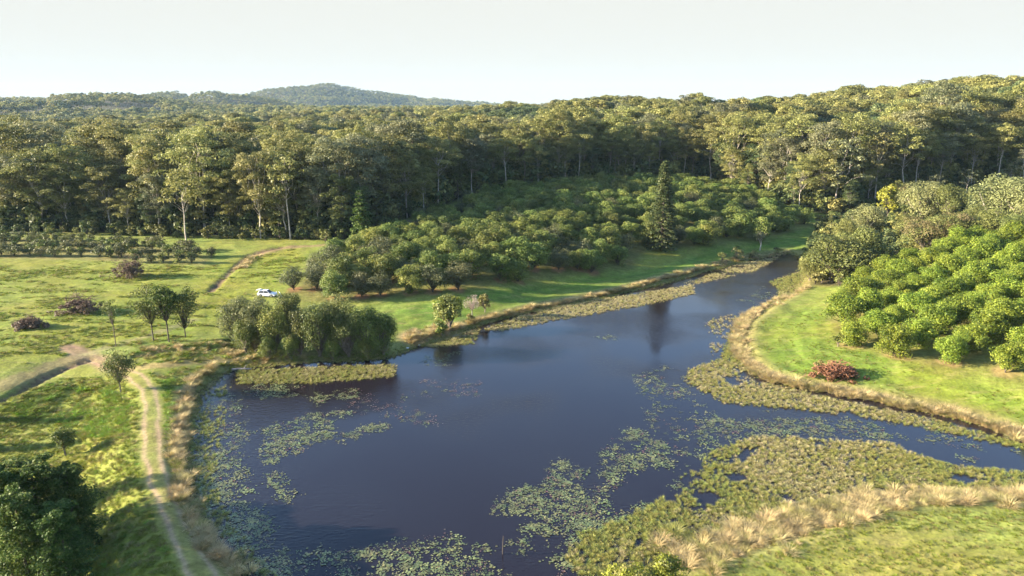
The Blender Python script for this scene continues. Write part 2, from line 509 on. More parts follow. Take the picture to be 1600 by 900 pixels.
ORCH_PX = [(452, 458), (500, 474), (580, 470), (660, 463), (760, 449), (850, 437), (985, 421), (1000, 402), (1015, 392), (1090, 386), (1180, 378),
           (1268, 354), (1245, 342), (1180, 314), (1130, 300), (1060, 294), (960, 293), (860, 300), (770, 313), (705, 332), (655, 352), (610, 372),
           (550, 392), (505, 412), (475, 435)]
ORCH = gpoly(ORCH_PX)
ROR_PX = [(1292, 478), (1300, 505), (1318, 538), (1372, 552), (1445, 570), (1530, 578), (1600, 600), (1760, 650), (1800, 470), (1700, 395), (1600, 376), (1500, 392),
          (1420, 415), (1345, 448)]
ROR = gpoly(ROR_PX)
LOR_PX = [(-60, 372), (-60, 402), (60, 404), (140, 406), (240, 412), (318, 414), (335, 400), (240, 384), (100, 372)]
LOR = gpoly(LOR_PX)
WATTLE_PX = [(1250, 420), (1275, 350), (1340, 318), (1480, 296), (1700, 285), (1700, 372), (1600, 370), (1500, 385), (1400, 400), (1330, 445), (1270, 445)]
WATTLE = gpoly(WATTLE_PX)
MEADOW = gpoly([(-300, 405), (-60, 405), (150, 408), (320, 418), (460, 388), (480, 400), (440, 450), (360, 500), (300, 530), (150, 545), (80, 560), (-100, 610), (-400, 640)])
NEARL = gpoly([(-200, 700), (0, 630), (100, 590), (200, 585), (235, 600), (225, 700), (240, 800), (280, 900), (320, 980), (-200, 980)])
LAWN_MID = gpoly([(560, 500), (640, 480), (800, 450), (1000, 425), (1090, 400), (1290, 350), (1260, 390), (1180, 400), (1090, 420), (900, 465), (760, 495), (640, 535), (600, 530)])
LAWN_R = gpoly([(1190, 500), (1290, 470), (1310, 540), (1500, 590), (1800, 660), (1750, 720), (1600, 680), (1400, 630), (1200, 590), (1165, 545)])
FIELD_BR = gpoly([(1060, 905), (1240, 840), (1450, 790), (1600, 780), (1900, 800), (1900, 1000), (1000, 1000)])


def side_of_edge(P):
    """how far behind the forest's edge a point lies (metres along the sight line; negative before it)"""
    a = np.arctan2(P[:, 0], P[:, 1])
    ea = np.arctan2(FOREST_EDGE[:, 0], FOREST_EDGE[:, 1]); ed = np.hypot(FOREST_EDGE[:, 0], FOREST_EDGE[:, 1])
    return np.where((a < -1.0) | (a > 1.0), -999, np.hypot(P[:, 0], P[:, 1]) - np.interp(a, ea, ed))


def far_open(P):
    """1 where far pasture lies between the woods"""
    D = np.hypot(P[:, 0], P[:, 1]); px = 800 + 1135 * P[:, 0] / np.maximum(P[:, 1], 1)
    n = fbm(P[:, 0] * .0045 + 7, P[:, 1] * .0045, 21, 2)
    w = sstep(1250, 1500, D) * (1 - sstep(2800, 3000, D)) * (1 - sstep(330, 420, px))
    f = ((D > 1850) & (D < 2330) & (px > 70) & (px < 320) & (n > .74)) | ((D > 1780) & (D < 2150) & (px > -150) & (px < 75) & (n > .62))
    return ((n > .74) * (w > .5)) | f


def build_ground():
    th = np.concatenate([np.linspace(-math.pi, -.86, 60, endpoint=False), np.linspace(-.86, .86, 660), np.linspace(.86, math.pi, 61)[1:-1]])
    rr = np.concatenate([np.linspace(2, 50, 14, endpoint=False), np.geomspace(50, 420, 330, endpoint=False), np.geomspace(420, 7200, 110)])
    T, RR = np.meshgrid(th, rr, indexing='ij')
    P = np.stack([np.sin(T) * RR, np.cos(T) * RR], -1).reshape(-1, 2)
    z = height(P)
    D = np.hypot(P[:, 0], P[:, 1])
    sd = side_of_edge(P)
    col = np.empty((len(P), 3)); col[:] = C_MEADOW
    lush = np.full(len(P), .6)

    def paint(w, c, l=None):
        w = np.clip(w, 0, 1)[:, None]
        col[:] = col * (1 - w) + np.array(c) * w
        if l is not None:
            lush[:] = lush * (1 - w[:, 0]) + l * w[:, 0]

    paint(D > 420, C_FAR)
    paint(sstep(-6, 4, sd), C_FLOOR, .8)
    paint(far_open(P) * 1.0, (.15, .19, .05))
    near = np.where(D < 430)[0]
    Q = P[near]

    def pin(poly, feather, c, l=None, k=1.0, noise=0):
        d = seg_dist(Q, poly, True); d = np.where(inside(Q, poly), d, -d)
        if noise:
            d = d + (fbm(Q[:, 0] * .3, Q[:, 1] * .3, 5) - .5) * noise
        w = np.zeros(len(P)); w[near] = sstep(-feather, feather, d) * k
        paint(w, c, l)

    def pline(poly, half, c, l=None, k=1.0, noise=0):
        d = seg_dist(Q, poly)
        if noise:
            d = d + (fbm(Q[:, 0] * .5, Q[:, 1] * .5, 6) - .5) * noise
        w = np.zeros(len(P)); w[near] = (1 - sstep(half * .55, half, d)) * k
        paint(w, c, l)

    pin(MEADOW, 3, C_PASTURE, .8)
    pin(NEARL, 3, (.165, .185, .028), .8)
    pin(LAWN_MID, 2, C_LAWN, .35)
    pin(LAWN_R, 2, (.12, .16, .020), .45)
    pin(FIELD_BR, 2, (.185, .19, .038), .6)
    pin(LOR, 2, (.17, .155, .045), .6)
    pin(ORCH, 2.5, (.12, .115, .03), .5)
    pin(ROR, 2.5, (.15, .145, .035), .5, noise=3)
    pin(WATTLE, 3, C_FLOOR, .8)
    # bare soil under the orchard rows
    for (x, y, r_) in SOIL:
        d = np.hypot(Q[:, 0] - x, Q[:, 1] - y) + (vnoise(Q[:, 0] * .8, Q[:, 1] * .8, 9) - .5) * 1.4
        w = np.zeros(len(P)); w[near] = (1 - sstep(r_ * .55, r_, d)) * .85
        paint(w, C_SOIL if x < 30 else (.25, .18, .075), .3)
    # dry bank along the water
    s = seg_dist(Q, LAKE, True)
    w = np.zeros(len(P)); w[near] = (1 - sstep(1.5, 5, s)) * .8
    paint(w, (.19, .165, .06), .8)
    # tracks: two worn wheel lines with grass between
    pline(TRACK, 2.0, (.19, .175, .05), .3, .45, noise=1.6)
    d = seg_dist(Q, TRACK) + (fbm(Q[:, 0] * .35, Q[:, 1] * .35, 8) - .5) * .8
    w = np.zeros(len(P)); w[near] = np.exp(-((d - .95) / .33) ** 2) * .95
    paint(w, (.31, .225, .13), .1)
    w = np.zeros(len(P)); w[near] = np.exp(-((seg_dist(Q, TRACK[10:]) + (fbm(Q[:, 0] * .5, Q[:, 1] * .5, 18) - .5) * 2) / 2.2) ** 4) * .75 * (D[near] > 106)
    paint(w, C_DIRT, .15)
    pline(TRACK_B[:5], 3.0, (.20, .14, .075), .3, .65, noise=2.5)
    pline(TRACK_B[4:], 1.6, (.20, .17, .08), .4, .7, noise=1.5)
    pline(TRACK_C, 2.2, (.24, .185, .075), .4, .7, noise=1.6)
    pline(TRACK_D, 2.6, (.20, .14, .075), .4, .8, noise=1.5)
    for line, hw in ((CUT, 1.3), (CUT2, 1.0), (CUT3, 1.2)):
        pline(np.array(line), hw, (.10, .065, .04), .6, .9, noise=.8)  # dark earth of the cuts, with the bank's shadow painted into the colour
    for c, r_ in ((gp(655, 525), 6.0), (gp(690, 512), 4)):
        d = np.hypot(Q[:, 0] - c[0], Q[:, 1] - c[1])
        w = np.zeros(len(P)); w[near] = (1 - sstep(r_ * .5, r_, d)) * .8
        paint(w, (.30, .2, .11), .6)
    # mowing lines that follow the water's edge
    for poly, per in ((LAWN_R, 3.4), (LAWN_MID, 3.6), (FIELD_BR, 2.6)):
        w = np.zeros(len(P)); w[near] = inside(Q, poly) * np.sin(s * 6.283 / per + 3 * fbm(Q[:, 0] * .06, Q[:, 1] * .06, 44))
        col[:] = col * (1 + .13 * w[:, None])
    ins = np.zeros(len(P), bool); ins[near] = inside(Q, LAKE)
    col[ins] = C_MUD
    w = np.zeros(len(P)); w[near] = inside(Q, LAKE) * (1 - sstep(2.0, 3.5, s)); paint(w, (.15, .15, .045), .6)
    nt_, nr_ = len(th), len(rr)
    idx = np.arange(nt_ * nr_).reshape(nt_, nr_)
    a = idx; b = np.roll(idx, -1, axis=0)
    F = np.stack([a[:, :-1], a[:, 1:], b[:, 1:], b[:, :-1]], -1).reshape(-1, 4)[:, ::-1]
    me = bpy.data.meshes.new("ground")
    n = len(F)
    me.vertices.add(len(P)); me.loops.add(n * 4); me.polygons.add(n)
    me.vertices.foreach_set("co", np.concatenate([P, z[:, None]], 1).astype(np.float32).reshape(-1))
    me.loops.foreach_set("vertex_index", F.reshape(-1).astype(np.int32))
    me.polygons.foreach_set("loop_start", np.arange(0, n * 4, 4, dtype=np.int32))
    c = me.attributes.new("col", 'FLOAT_COLOR', 'POINT')
    c.data.foreach_set("color", np.concatenate([col, np.ones((len(P), 1))], 1).astype(np.float32).reshape(-1))
    l = me.attributes.new("lush", 'FLOAT', 'POINT'); l.data.foreach_set("value", lush.astype(np.float32))
    me.update(calc_edges=True)
    me.shade_smooth()
    me.materials.append(ground_mat())
    tag(new_obj("ground", me), kind="structure")


def water_mat():
    m, nt, out = mat_new("lake_water")
    L = nt.links; N = nt.nodes.new
    p = N("ShaderNodeBsdfPrincipled")
    p.inputs["Base Color"].default_value = (.0125, .0100, .0135, 1)
    p.inputs["Roughness"].default_value = .06
    p.inputs["IOR"].default_value = 1.333
    p.inputs["Specular IOR Level"].default_value = .5
    tc = N("ShaderNodeTexCoord")
    mp = N("ShaderNodeMapping"); mp.inputs["Scale"].default_value = (.8, 1.6, 1)
    n1 = N("ShaderNodeTexNoise"); n1.inputs["Scale"].default_value = 1.6; n1.inputs["Detail"].default_value = 3
    n2 = N("ShaderNodeTexNoise"); n2.inputs["Scale"].default_value = .035; n2.inputs["Detail"].default_value = 2
    L.new(tc.outputs["Object"], mp.inputs[0]); L.new(mp.outputs[0], n1.inputs["Vector"]); L.new(tc.outputs["Object"], n2.inputs["Vector"])
    mr = N("ShaderNodeMapRange"); mr.inputs[1].default_value = .42; mr.inputs[2].default_value = .62; mr.inputs[3].default_value = .07; mr.inputs[4].default_value = .75
    L.new(n2.outputs[0], mr.inputs[0])
    b = N("ShaderNodeBump"); b.inputs["Distance"].default_value = .12
    L.new(mr.outputs[0], b.inputs["Strength"]); L.new(n1.outputs[0], b.inputs["Height"]); L.new(b.outputs[0], p.inputs["Normal"])
    L.new(p.outputs[0], out.inputs[0])
    return m


def build_water():
    c = LAKE.mean(0)
    nxt = np.roll(LAKE, -1, 0) - LAKE; prv = LAKE - np.roll(LAKE, 1, 0)
    t = nxt / np.linalg.norm(nxt, axis=1)[:, None] + prv / np.linalg.norm(prv, axis=1)[:, None]
    t /= np.linalg.norm(t, axis=1)[:, None] + 1e-9
    nrm = np.stack([t[:, 1], -t[:, 0]], -1)
    ar = np.sum(LAKE[:, 0] * np.roll(LAKE[:, 1], -1) - np.roll(LAKE[:, 0], -1) * LAKE[:, 1])
    if ar < 0: nrm = -nrm
    P = LAKE + nrm * .6
    import bmesh
    bm = bmesh.new()
    vs = [bm.verts.new((x, y, 0.02)) for x, y in P]
    f = bm.faces.new(vs)
    f.normal_update()
    if f.normal.z < 0: f.normal_flip()
    bmesh.ops.triangulate(bm, faces=bm.faces[:])
    me = bpy.data.meshes.new("lake_water"); bm.to_mesh(me); bm.free()
    me.materials.append(water_mat())
    tag(new_obj("lake_water", me), kind="structure")


# ------------------------------------------------------------------ plant shapes (each returns the meshes of a plant's parts)
def limb(rng, a, b, n=3, wob=.08):
    a = np.array(a, float); b = np.array(b, float)
    L_ = np.linalg.norm(b - a)
    return [a + (b - a) * t + (rng.normal(size=3) * wob * L_ * (0 if t in (0, 1) else 1)) + np.array([0, 0, .06 * L_ * math.sin(math.pi * t)]) for t in np.linspace(0, 1, n + 1)]


def gum(seed, H=30, low=.48, spread=.24, ncl=16, leaves=95, lsize=.95, mat='gum', bark='bark_pale', k=6, flatness=.55, stems=1):
    rng = np.random.default_rng(seed)
    tr, cr = Quads(), Quads()
    lean = rng.normal(size=2) * .02 * H
    top = np.array([lean[0], lean[1], H * (low + .18)])
    pts = [np.array([0, 0, -1.0])] + [top * t + np.append(rng.normal(size=2) * .008 * H, 0) for t in (.3, .6, 1)]
    r0 = H * .0092
    tr.tube(pts, [r0 * 1.2, r0 * .9, r0 * .7, r0 * .4], k)
    for i in range(ncl):
        a = 2.4 * i + rng.random() * .8
        f = (i + .5) / ncl
        hz = H * (low + (1 - low) * (.12 + .80 * f ** .85))
        rad = H * spread * (math.sin(math.pi * (.22 + .70 * f)) ** .8) * (.55 + .5 * rng.random())
        c = np.array([lean[0] + math.cos(a) * rad, lean[1] + math.sin(a) * rad, hz])
        st = top * (.62 + .36 * min(1, f * 1.1))
        mid = limb(rng, st, c - np.array([0, 0, H * .012]), 3)
        tr.tube(mid, [r0 * .38, r0 * .26, r0 * .17, r0 * .07], max(3, k - 2))
        cs = H * (.068 + .042 * rng.random())
        ct = np.clip(.5 + rng.normal() * .16, .15, .85)
        for q in range(3):
            off = rng.normal(size=3) * cs * np.array([.62, .62, .25])
            cr.leaves(c + off, (cs * .85, cs * .85, cs * flatness * .8), leaves // 3, lsize, rng, up=.55, tint=ct + rng.normal() * .06, tvar=.3, lo=-.55)
    return tr.mesh("trunk", [M[bark]]), cr.mesh("crown", [M[mat]])


def bush_tree(seed, H=6, W=6, lobes=16, leaves=60, lsize=.42, mat='orchard', bark='bark_dark', clear=.16, shape=.75, tvar=.28, up=.35, mat2=None, frac2=0, tr_r=.03):
    """round crowned tree on a short trunk, its crown made of many lobes"""
    rng = np.random.default_rng(seed)
    tr, cr = Quads(), Quads()
    zc = H * (clear + (1 - clear) * .46)
    tr.tube([(0, 0, -.5), (rng.normal() * .1, rng.normal() * .1, H * clear), (rng.normal() * .2, rng.normal() * .2, zc)], [H * tr_r, H * tr_r * .8, H * tr_r * .4], 6)
    for i in range(lobes):
        v = rng.normal(size=3); v /= np.linalg.norm(v)
        v[2] = abs(v[2]) if rng.random() < .62 else -abs(v[2])
        rr_ = (.45 + .5 * rng.random())
        c = np.array([0, 0, zc]) + v * np.array([W * .42, W * .42, H * (1 - clear) * .46]) * rr_ * (.75 + .35 * rng.random())
        tr.tube(limb(rng, (0, 0, H * clear * .9), c, 2), [H * tr_r * .5, H * tr_r * .33, H * tr_r * .13], 4)
        s = W * (.14 + .10 * rng.random())
        two = mat2 and rng.random() < frac2
        cr.leaves(c, (s, s, s * shape), int(leaves * 1.35), lsize, rng, up=up, tint=np.clip(.5 + rng.normal() * .13, .2, .8), tvar=tvar, mat=1 if two else 0, lo=-.7)
    return tr.mesh("trunk", [M[bark]]), cr.mesh("crown", [M[mat]] + ([M[mat2]] if mat2 else []))


def layered_pine(seed, H=12, mat='pine', clear=.45, W=5, whorls=8, per=5, leaves=26, lsize=.6, bark='bark_dark', cone=.5, irregular=.5):
    rng = np.random.default_rng(seed)
    tr, cr = Quads(), Quads()
    tr.tube([(0, 0, -.6), (rng.normal() * .15, rng.normal() * .15, H * .5), (rng.normal() * .2, 0, H * .98)], [H * .017, H * .012, H * .003], 6)
    for w in range(whorls):
        f = w / (whorls - 1)
        z = H * (clear + (1 - clear) * f * .98)
        for j in range(per):
            a = 2 * math.pi * j / per + w * 1.1 + rng.normal() * .25
            L_ = W * .5 * (1 - f * cone) * (1 - irregular * rng.random() * .6) * (.75 if f < .12 else 1)
            e = np.array([math.cos(a) * L_, math.sin(a) * L_, z + L_ * .12 * rng.normal()])
            tr.tube([(0, 0, z - .1), e * np.array([.5, .5, 0]) + np.array([0, 0, z + .1]), e], [H * .0032, H * .002, H * .001], 4)
            for t in (.45, .75, 1.0):
                c = np.array([0, 0, z]) * (1 - t) + e * t
                cr.leaves(c, (L_ * .42, L_ * .42, L_ * .24), leaves // 3, lsize, rng, up=.7, out=.3, tint=np.clip(.5 + rng.normal() * .15, .1, .9), tvar=.3)
    return tr.mesh("trunk", [M[bark]]), cr.mesh("crown", [M[mat]])


def hoop_pine(seed, H=29):
    rng = np.random.default_rng(seed)
    tr, cr = Quads(), Quads()
    tr.tube([(0, 0, -1), (0.1, 0, H * .5), (.1, .1, H * .98)], [.40, .26, .05], 8)
    n = 32
    for w in range(n):
        f = w / (n - 1)
        z = H * (.035 + .945 * f)
        Rm = H * .155 * (1 - f) ** .75 + .55
        for j in range(9):
            a = 2 * math.pi * j / 9 + w * .9 + rng.normal() * .2
            L_ = Rm * (.70 + .45 * rng.random())
            e = np.array([math.cos(a) * L_, math.sin(a) * L_, z + L_ * (.18 - .22 * (1 - f))])
            tr.tube([(0, 0, z), e], [.09, .03], 4)
            for t in (.5, .8, 1.0):
                c = np.array([0, 0, z]) * (1 - t) + e * t
                cr.leaves(c, (.8, .8, .36), 26, .46, rng, up=.6, out=.5, tint=np.clip(.45 + rng.normal() * .16, .05, .95), tvar=.3)
    return tr.mesh("trunk", [M['bark_dark']]), cr.mesh("crown", [M['hoop']])


def bare_tree(seed, H=5, W=4, mat='pinkgrey', n=70):
    rng = np.random.default_rng(seed)
    tr, cr = Quads(), Quads()
    tr.tube([(0, 0, -.4), (.1, 0, H * .3), (.1, .1, H * .5)], [.14, .10, .06], 6)
    for i in range(n):
        v = rng.normal(size=3); v /= np.linalg.norm(v); v[2] = abs(v[2])
        e = np.array([0, 0, H * .38]) + v * np.array([W * .5, W * .5, H * .6]) * (.6 + .4 * rng.random())
        tr_pts = limb(rng, (0.1, 0.05, H * (.25 + .2 * rng.random())), e, 3, .1)
        cr.tube(tr_pts, [.05, .035, .022, .01], 3, rng.random())
        cr.leaves(e, (.5, .5, .4), 8, .22, rng, tint=.6, tvar=.3)
    return tr.mesh("trunk", [M['greywood']]), cr.mesh("crown", [M[mat]])


def tuft_mesh(name, seed, mat, n=26, H=.5, W=.5, bw=.07, lean=.6):
    """a tussock of blades"""
    rng = np.random.default_rng(seed)
    q = Quads()
    a = rng.random(n) * 6.283; r = np.sqrt(rng.random(n)) * W * .35
    base = np.stack([np.cos(a) * r, np.sin(a) * r, np.full(n, -.03)], -1)
    dirv = np.stack([np.cos(a), np.sin(a), np.zeros(n)], -1) * (lean * (.3 + .7 * rng.random(n)))[:, None] * W + rng.normal(size=(n, 3)) * .06 * W
    h = H * (.6 + .5 * rng.random(n))
    mid = base + dirv * .45 + np.stack([0 * h, 0 * h, h * .7], -1)
    tip = base + dirv * 1.1 + np.stack([0 * h, 0 * h, h], -1)
    s = np.stack([-np.sin(a + rng.normal(size=n) * .6), np.cos(a), np.zeros(n)], -1) * bw
    q.add(np.stack([base - s * .7, base + s * .7, mid + s, mid - s], 1), np.clip(.35 + .3 * rng.random(n), 0, 1))
    q.add(np.stack([mid - s, mid + s, tip + s * .1, tip - s * .1], 1), np.clip(.5 + .4 * rng.random(n), 0, 1))
    return q.mesh(name, [M[mat]])


def pad_mesh(name, seed, mat, n=7, R_=1.0):
    """a few floating lily pads round one plant"""
    rng = np.random.default_rng(seed)
    q = Quads()
    for i in range(n):
        c = np.array([*(rng.normal(size=2) * .55 * R_), .025 + .03 * rng.random()])
        r = .115 * (.7 + .7 * rng.random())
        tl = rng.normal(size=2) * .10
        a0 = rng.random() * 6.28
        P = []
        for k in range(7):
            a = a0 + .25 + (6.283 - .5) * k / 6
            x, y = math.cos(a) * r, math.sin(a) * r
            P.append(c + np.array([x, y, max(-.02, x * tl[0] + y * tl[1])]))
        q.add([[c, P[0], P[1], P[2]], [c, P[2], P[3], P[4]], [c, P[4], P[5], P[6]]], np.clip(rng.random(), 0, 1))
    return q.mesh(name, [M[mat]])


# ------------------------------------------------------------------ stuff: one object that scatters copies of a few small shapes
def scatter(name, pts, meshes, scl, rng, label=None, idx=None, tilt=.0):
    pts = np.asarray(pts, float).reshape(-1, 3)
    n = len(pts)
    me = bpy.data.meshes.new(name)
    me.vertices.add(n)
    me.vertices.foreach_set("co", pts.astype(np.float32).reshape(-1))
    scl = np.asarray(scl, float)
    if scl.ndim == 1:
        scl = np.repeat(scl[:, None], 3, 1)
    a = me.attributes.new("scl", 'FLOAT_VECTOR', 'POINT'); a.data.foreach_set("vector", scl.astype(np.float32).reshape(-1))
    rot = np.stack([rng.normal(size=n) * tilt, rng.normal(size=n) * tilt, rng.random(n) * 6.283], -1)
    a = me.attributes.new("rot", 'FLOAT_VECTOR', 'POINT'); a.data.foreach_set("vector", rot.astype(np.float32).reshape(-1))
    a = me.attributes.new("idx", 'INT', 'POINT')
    a.data.foreach_set("value", (rng.integers(0, len(meshes), n) if idx is None else np.asarray(idx)).astype(np.int32))
    o = new_obj(name, me)
    c = bpy.data.collections.new(name + "_shapes")
    for i, m in enumerate(meshes):
        c.objects.link(bpy.data.objects.new("%s_shape_%02d" % (name, i), m))
    g = bpy.data.node_groups.new(name + "_scatter", 'GeometryNodeTree')
    g.interface.new_socket("Geometry", in_out='INPUT', socket_type='NodeSocketGeometry')
    g.interface.new_socket("Geometry", in_out='OUTPUT', socket_type='NodeSocketGeometry')
    N = g.nodes.new; L = g.links
    gi, go = N("NodeGroupInput"), N("NodeGroupOutput")
    ci = N("GeometryNodeCollectionInfo"); ci.inputs[0].default_value = c; ci.inputs[1].default_value = True; ci.inputs[2].default_value = True
    ip = N("GeometryNodeInstanceOnPoints")
    ip.inputs["Pick Instance"].default_value = True

    def attr(nm, ty):
        x = N("GeometryNodeInputNamedAttribute"); x.data_type = ty; x.inputs[0].default_value = nm
        return x.outputs[0]
    L.new(gi.outputs[0], ip.inputs["Points"]); L.new(ci.outputs[0], ip.inputs["Instance"])
    L.new(attr("idx", 'INT'), ip.inputs["Instance Index"])
    L.new(attr("rot", 'FLOAT_VECTOR'), ip.inputs["Rotation"])
    L.new(attr("scl", 'FLOAT_VECTOR'), ip.inputs["Scale"])
    L.new(ip.outputs[0], go.inputs[0])
    md = o.modifiers.new("scatter", 'NODES'); md.node_group = g
    tag(o, label, kind="stuff")
    return o


def fill(poly, dens, rng, thr=None, nscale=.12, seed=0, feather=0):
    """random points in a polygon, thinned by a patchy noise"""
    lo, hi = poly.min(0), poly.max(0)
    n = int(np.prod(hi - lo) * dens)
    P = lo + rng.random((n, 2)) * (hi - lo)
    P = P[inside(P, poly)]
    if thr is not None and len(P):
        nx, ny = nscale if isinstance(nscale, tuple) else (nscale, nscale)
        v = fbm(P[:, 0] * nx, P[:, 1] * ny, seed, 3)
        P = P[v + (rng.random(len(P)) - .5) * .12 > thr]
    if feather and len(P):
        d = seg_dist(P, poly, True)
        P = P[rng.random(len(P)) < sstep(0, feather, d) * .9 + .1]
    return P


def along(poly, half, dens, rng, jag=.35):
    """random points in a band along a line"""
    out = []
    for i in range(len(poly) - 1):
        a, b = poly[i], poly[i + 1]
        L_ = np.linalg.norm(b - a)
        n = max(1, int(L_ * half * 2 * dens))
        t = rng.random(n)
        nrm = np.array([-(b - a)[1], (b - a)[0]]) / (L_ + 1e-9)
        q = a + t[:, None] * (b - a)
        w = half * (1 - jag + 2 * jag * vnoise(q[:, 0] * .35, q[:, 1] * .35, 31))
        out.append(q + nrm * (rng.normal(size=n) * .5 * w)[:, None])
    return np.concatenate(out)


def on_ground(P):
    return np.concatenate([P, height(P)[:, None]], 1)


# ------------------------------------------------------------------ things
ONES = "zeroth first second third fourth fifth sixth seventh eighth ninth tenth eleventh twelfth thirteenth fourteenth fifteenth sixteenth seventeenth eighteenth nineteenth".split()
TENS = {2: "twent", 3: "thirt", 4: "fort", 5: "fift", 6: "sixt", 7: "sevent", 8: "eight", 9: "ninet"}


def ordinal(n):
    if n < 20: return ONES[n]
    return TENS[n // 10] + ("ieth" if n % 10 == 0 else "y-" + ONES[n % 10])


def plant(name, parts, loc, scale, rz, label, cat, group=None, names=("trunk", "crown")):
    e = new_obj(name, None)
    e.empty_display_size = .5
    e.location = loc
    e.rotation_euler = (0, 0, rz)
    e.scale = scale if hasattr(scale, '__len__') else (scale,) * 3
    tag(e, label, cat, group)
    for nm, me in zip(names, parts):
        if me is not None:
            new_obj(nm, me, e)
    return e


def rows_in(poly, ang, row_gap, tree_gap, rng, jit=.12):
    """planting places of an orchard: list of rows, each a list of points from left to right"""
    e = np.array([math.cos(ang), math.sin(ang)]); n = np.array([-e[1], e[0]])
    a, b = poly @ e, poly @ n
    out = []
    r0 = b.min() + row_gap * .3
    while r0 < b.max():
        row = []
        t = a.min() + rng.random() * tree_gap
        while t < a.max():
            p = e * (t + rng.normal() * jit * tree_gap) + n * (r0 + rng.normal() * jit * row_gap * .5)
            row.append(p)
            t += tree_gap
        row = np.array(row)
        row = row[inside(row, poly)]
        if len(row): out.append(row)
        r0 += row_gap
    return out


rngP = np.random.default_rng(11)
ROWS_MID = rows_in(ORCH, R(9), 9.6, 5.9, rngP)
ROWS_RIGHT = rows_in(ROR, R(34), 8.0, 6.9, rngP)
ROWS_LEFT = rows_in(LOR, R(-2), 8.0, 4.4, rngP)
SOIL = []
for rows, rad, lim in ((ROWS_MID[:3], 2.6, 215), (ROWS_RIGHT, 2.9, 150)):
    for row in rows:
        for p in row:
            if np.hypot(*p) < lim:
                SOIL.append((p[0], p[1], rad))

build_ground()
build_water()

# ------------------------------------------------------------------ the orchards
def orchard(rows, protos, name, cat, group, word, hs, rng, first_from, side_word, wob=.16, pick=None):
    k = 0
    for i, row in enumerate(rows):
        for j, p in enumerate(row):
            z = height(p[None])[0]
            s = hs * (1 - wob + 2 * wob * rng.random())
            pr = protos[pick(p, rng)] if pick else protos[rng.integers(len(protos))]
            lab = "%s, %s row from %s, %s from %s end" % (word, ordinal(i + 1), first_from, ordinal(j + 1), side_word)
            plant(name, pr, (p[0], p[1], z), (s * (.9 + .25 * rng.random()), s * (.9 + .25 * rng.random()), s), rng.random() * 6.28, lab, cat, group)
            k += 1
    return k


rng = np.random.default_rng(5)
mid_p = [bush_tree(100 + i, 6.6, 6.9, 32, 170, .27, 'orchard', clear=.02) for i in range(5)] + [bush_tree(110 + i, 5.6, 6.8, 26, 115, .26, 'orchard_grey', clear=.06) for i in range(3)]


def pick_mid(p, rng):
    px = 800 + 1135 * p[0] / p[1]
    grey = .5 if px < 600 and p[1] < 225 else (.25 if px < 680 else .08)
    return 5 + rng.integers(3) if rng.random() < grey else rng.integers(5)


n1 = orchard(ROWS_MID, mid_p, "orchard_tree", "orchard tree", "dark orchard trees on the slope below the forest",
             "dark bushy orchard tree", 1.16, rng, "the pond lawn", "left", pick=pick_mid)
right_p = [bush_tree(130 + i, 6.6, 7.6, 36, 210, .27, 'bright', clear=.05, tvar=.36) for i in range(5)]
n2 = orchard(ROWS_RIGHT, right_p, "fruit_tree", "fruit tree", "bright green fruit trees right of the pond",
             "bright green fruit tree", 1.0, rng, "the mown lawn", "lower", wob=.18)
left_p = [bush_tree(140 + i, 4.0, 5.4, 16, 40, .38, 'orchard_grey', clear=.08, mat2='orchard', frac2=.4) for i in range(4)]
n3 = orchard(ROWS_LEFT, left_p, "young_orchard_tree", "orchard tree", "small orchard trees at the left before the forest",
             "small grey-green orchard tree", .95, rng, "the pasture", "left", wob=.22)
print("ORCHARDS", n1, n2, n3)

# ------------------------------------------------------------------ the forest
gum_p = [gum(200 + i, 30, .44 + .05 * (i % 3), .21 + .03 * (i % 2), 16 + i % 4, 390, .52, 'gum') for i in range(4)]          # high crowns
gum_p += [gum(206, 30, .40, .20, 18, 390, .52, 'gum_pale'), gum(207, 30, .50, .23, 16, 390, .52, 'gum', 'bark')]
gum_p += [gum(210 + i, 30, .24 + .04 * (i % 3), .21 + .02 * (i % 2), 24, 360, .52, ('gum', 'gum', 'gum_pale', 'gum')[i]) for i in range(4)]   # crowns low on the stem
gum_p += [gum(215, 30, .16, .20, 24, 330, .52, 'gum_dark', 'bark'), gum(216, 30, .14, .19, 24, 330, .52, 'wattle', 'bark')]                    # bushy


def edge_points(step, back, rng, jit=1.5):
    seg = np.diff(FOREST_EDGE, axis=0); L_ = np.hypot(*seg.T); s = np.concatenate([[0], np.cumsum(L_)])
    t = np.arange(0, s[-1], step) + rng.normal(size=len(np.arange(0, s[-1], step))) * step * .18
    t = np.clip(t, 0, s[-1])
    P = np.stack([np.interp(t, s, FOREST_EDGE[:, 0]), np.interp(t, s, FOREST_EDGE[:, 1])], -1)
    d = P / np.linalg.norm(P, axis=1)[:, None]
    return P + d * back + rng.normal(size=P.shape) * jit


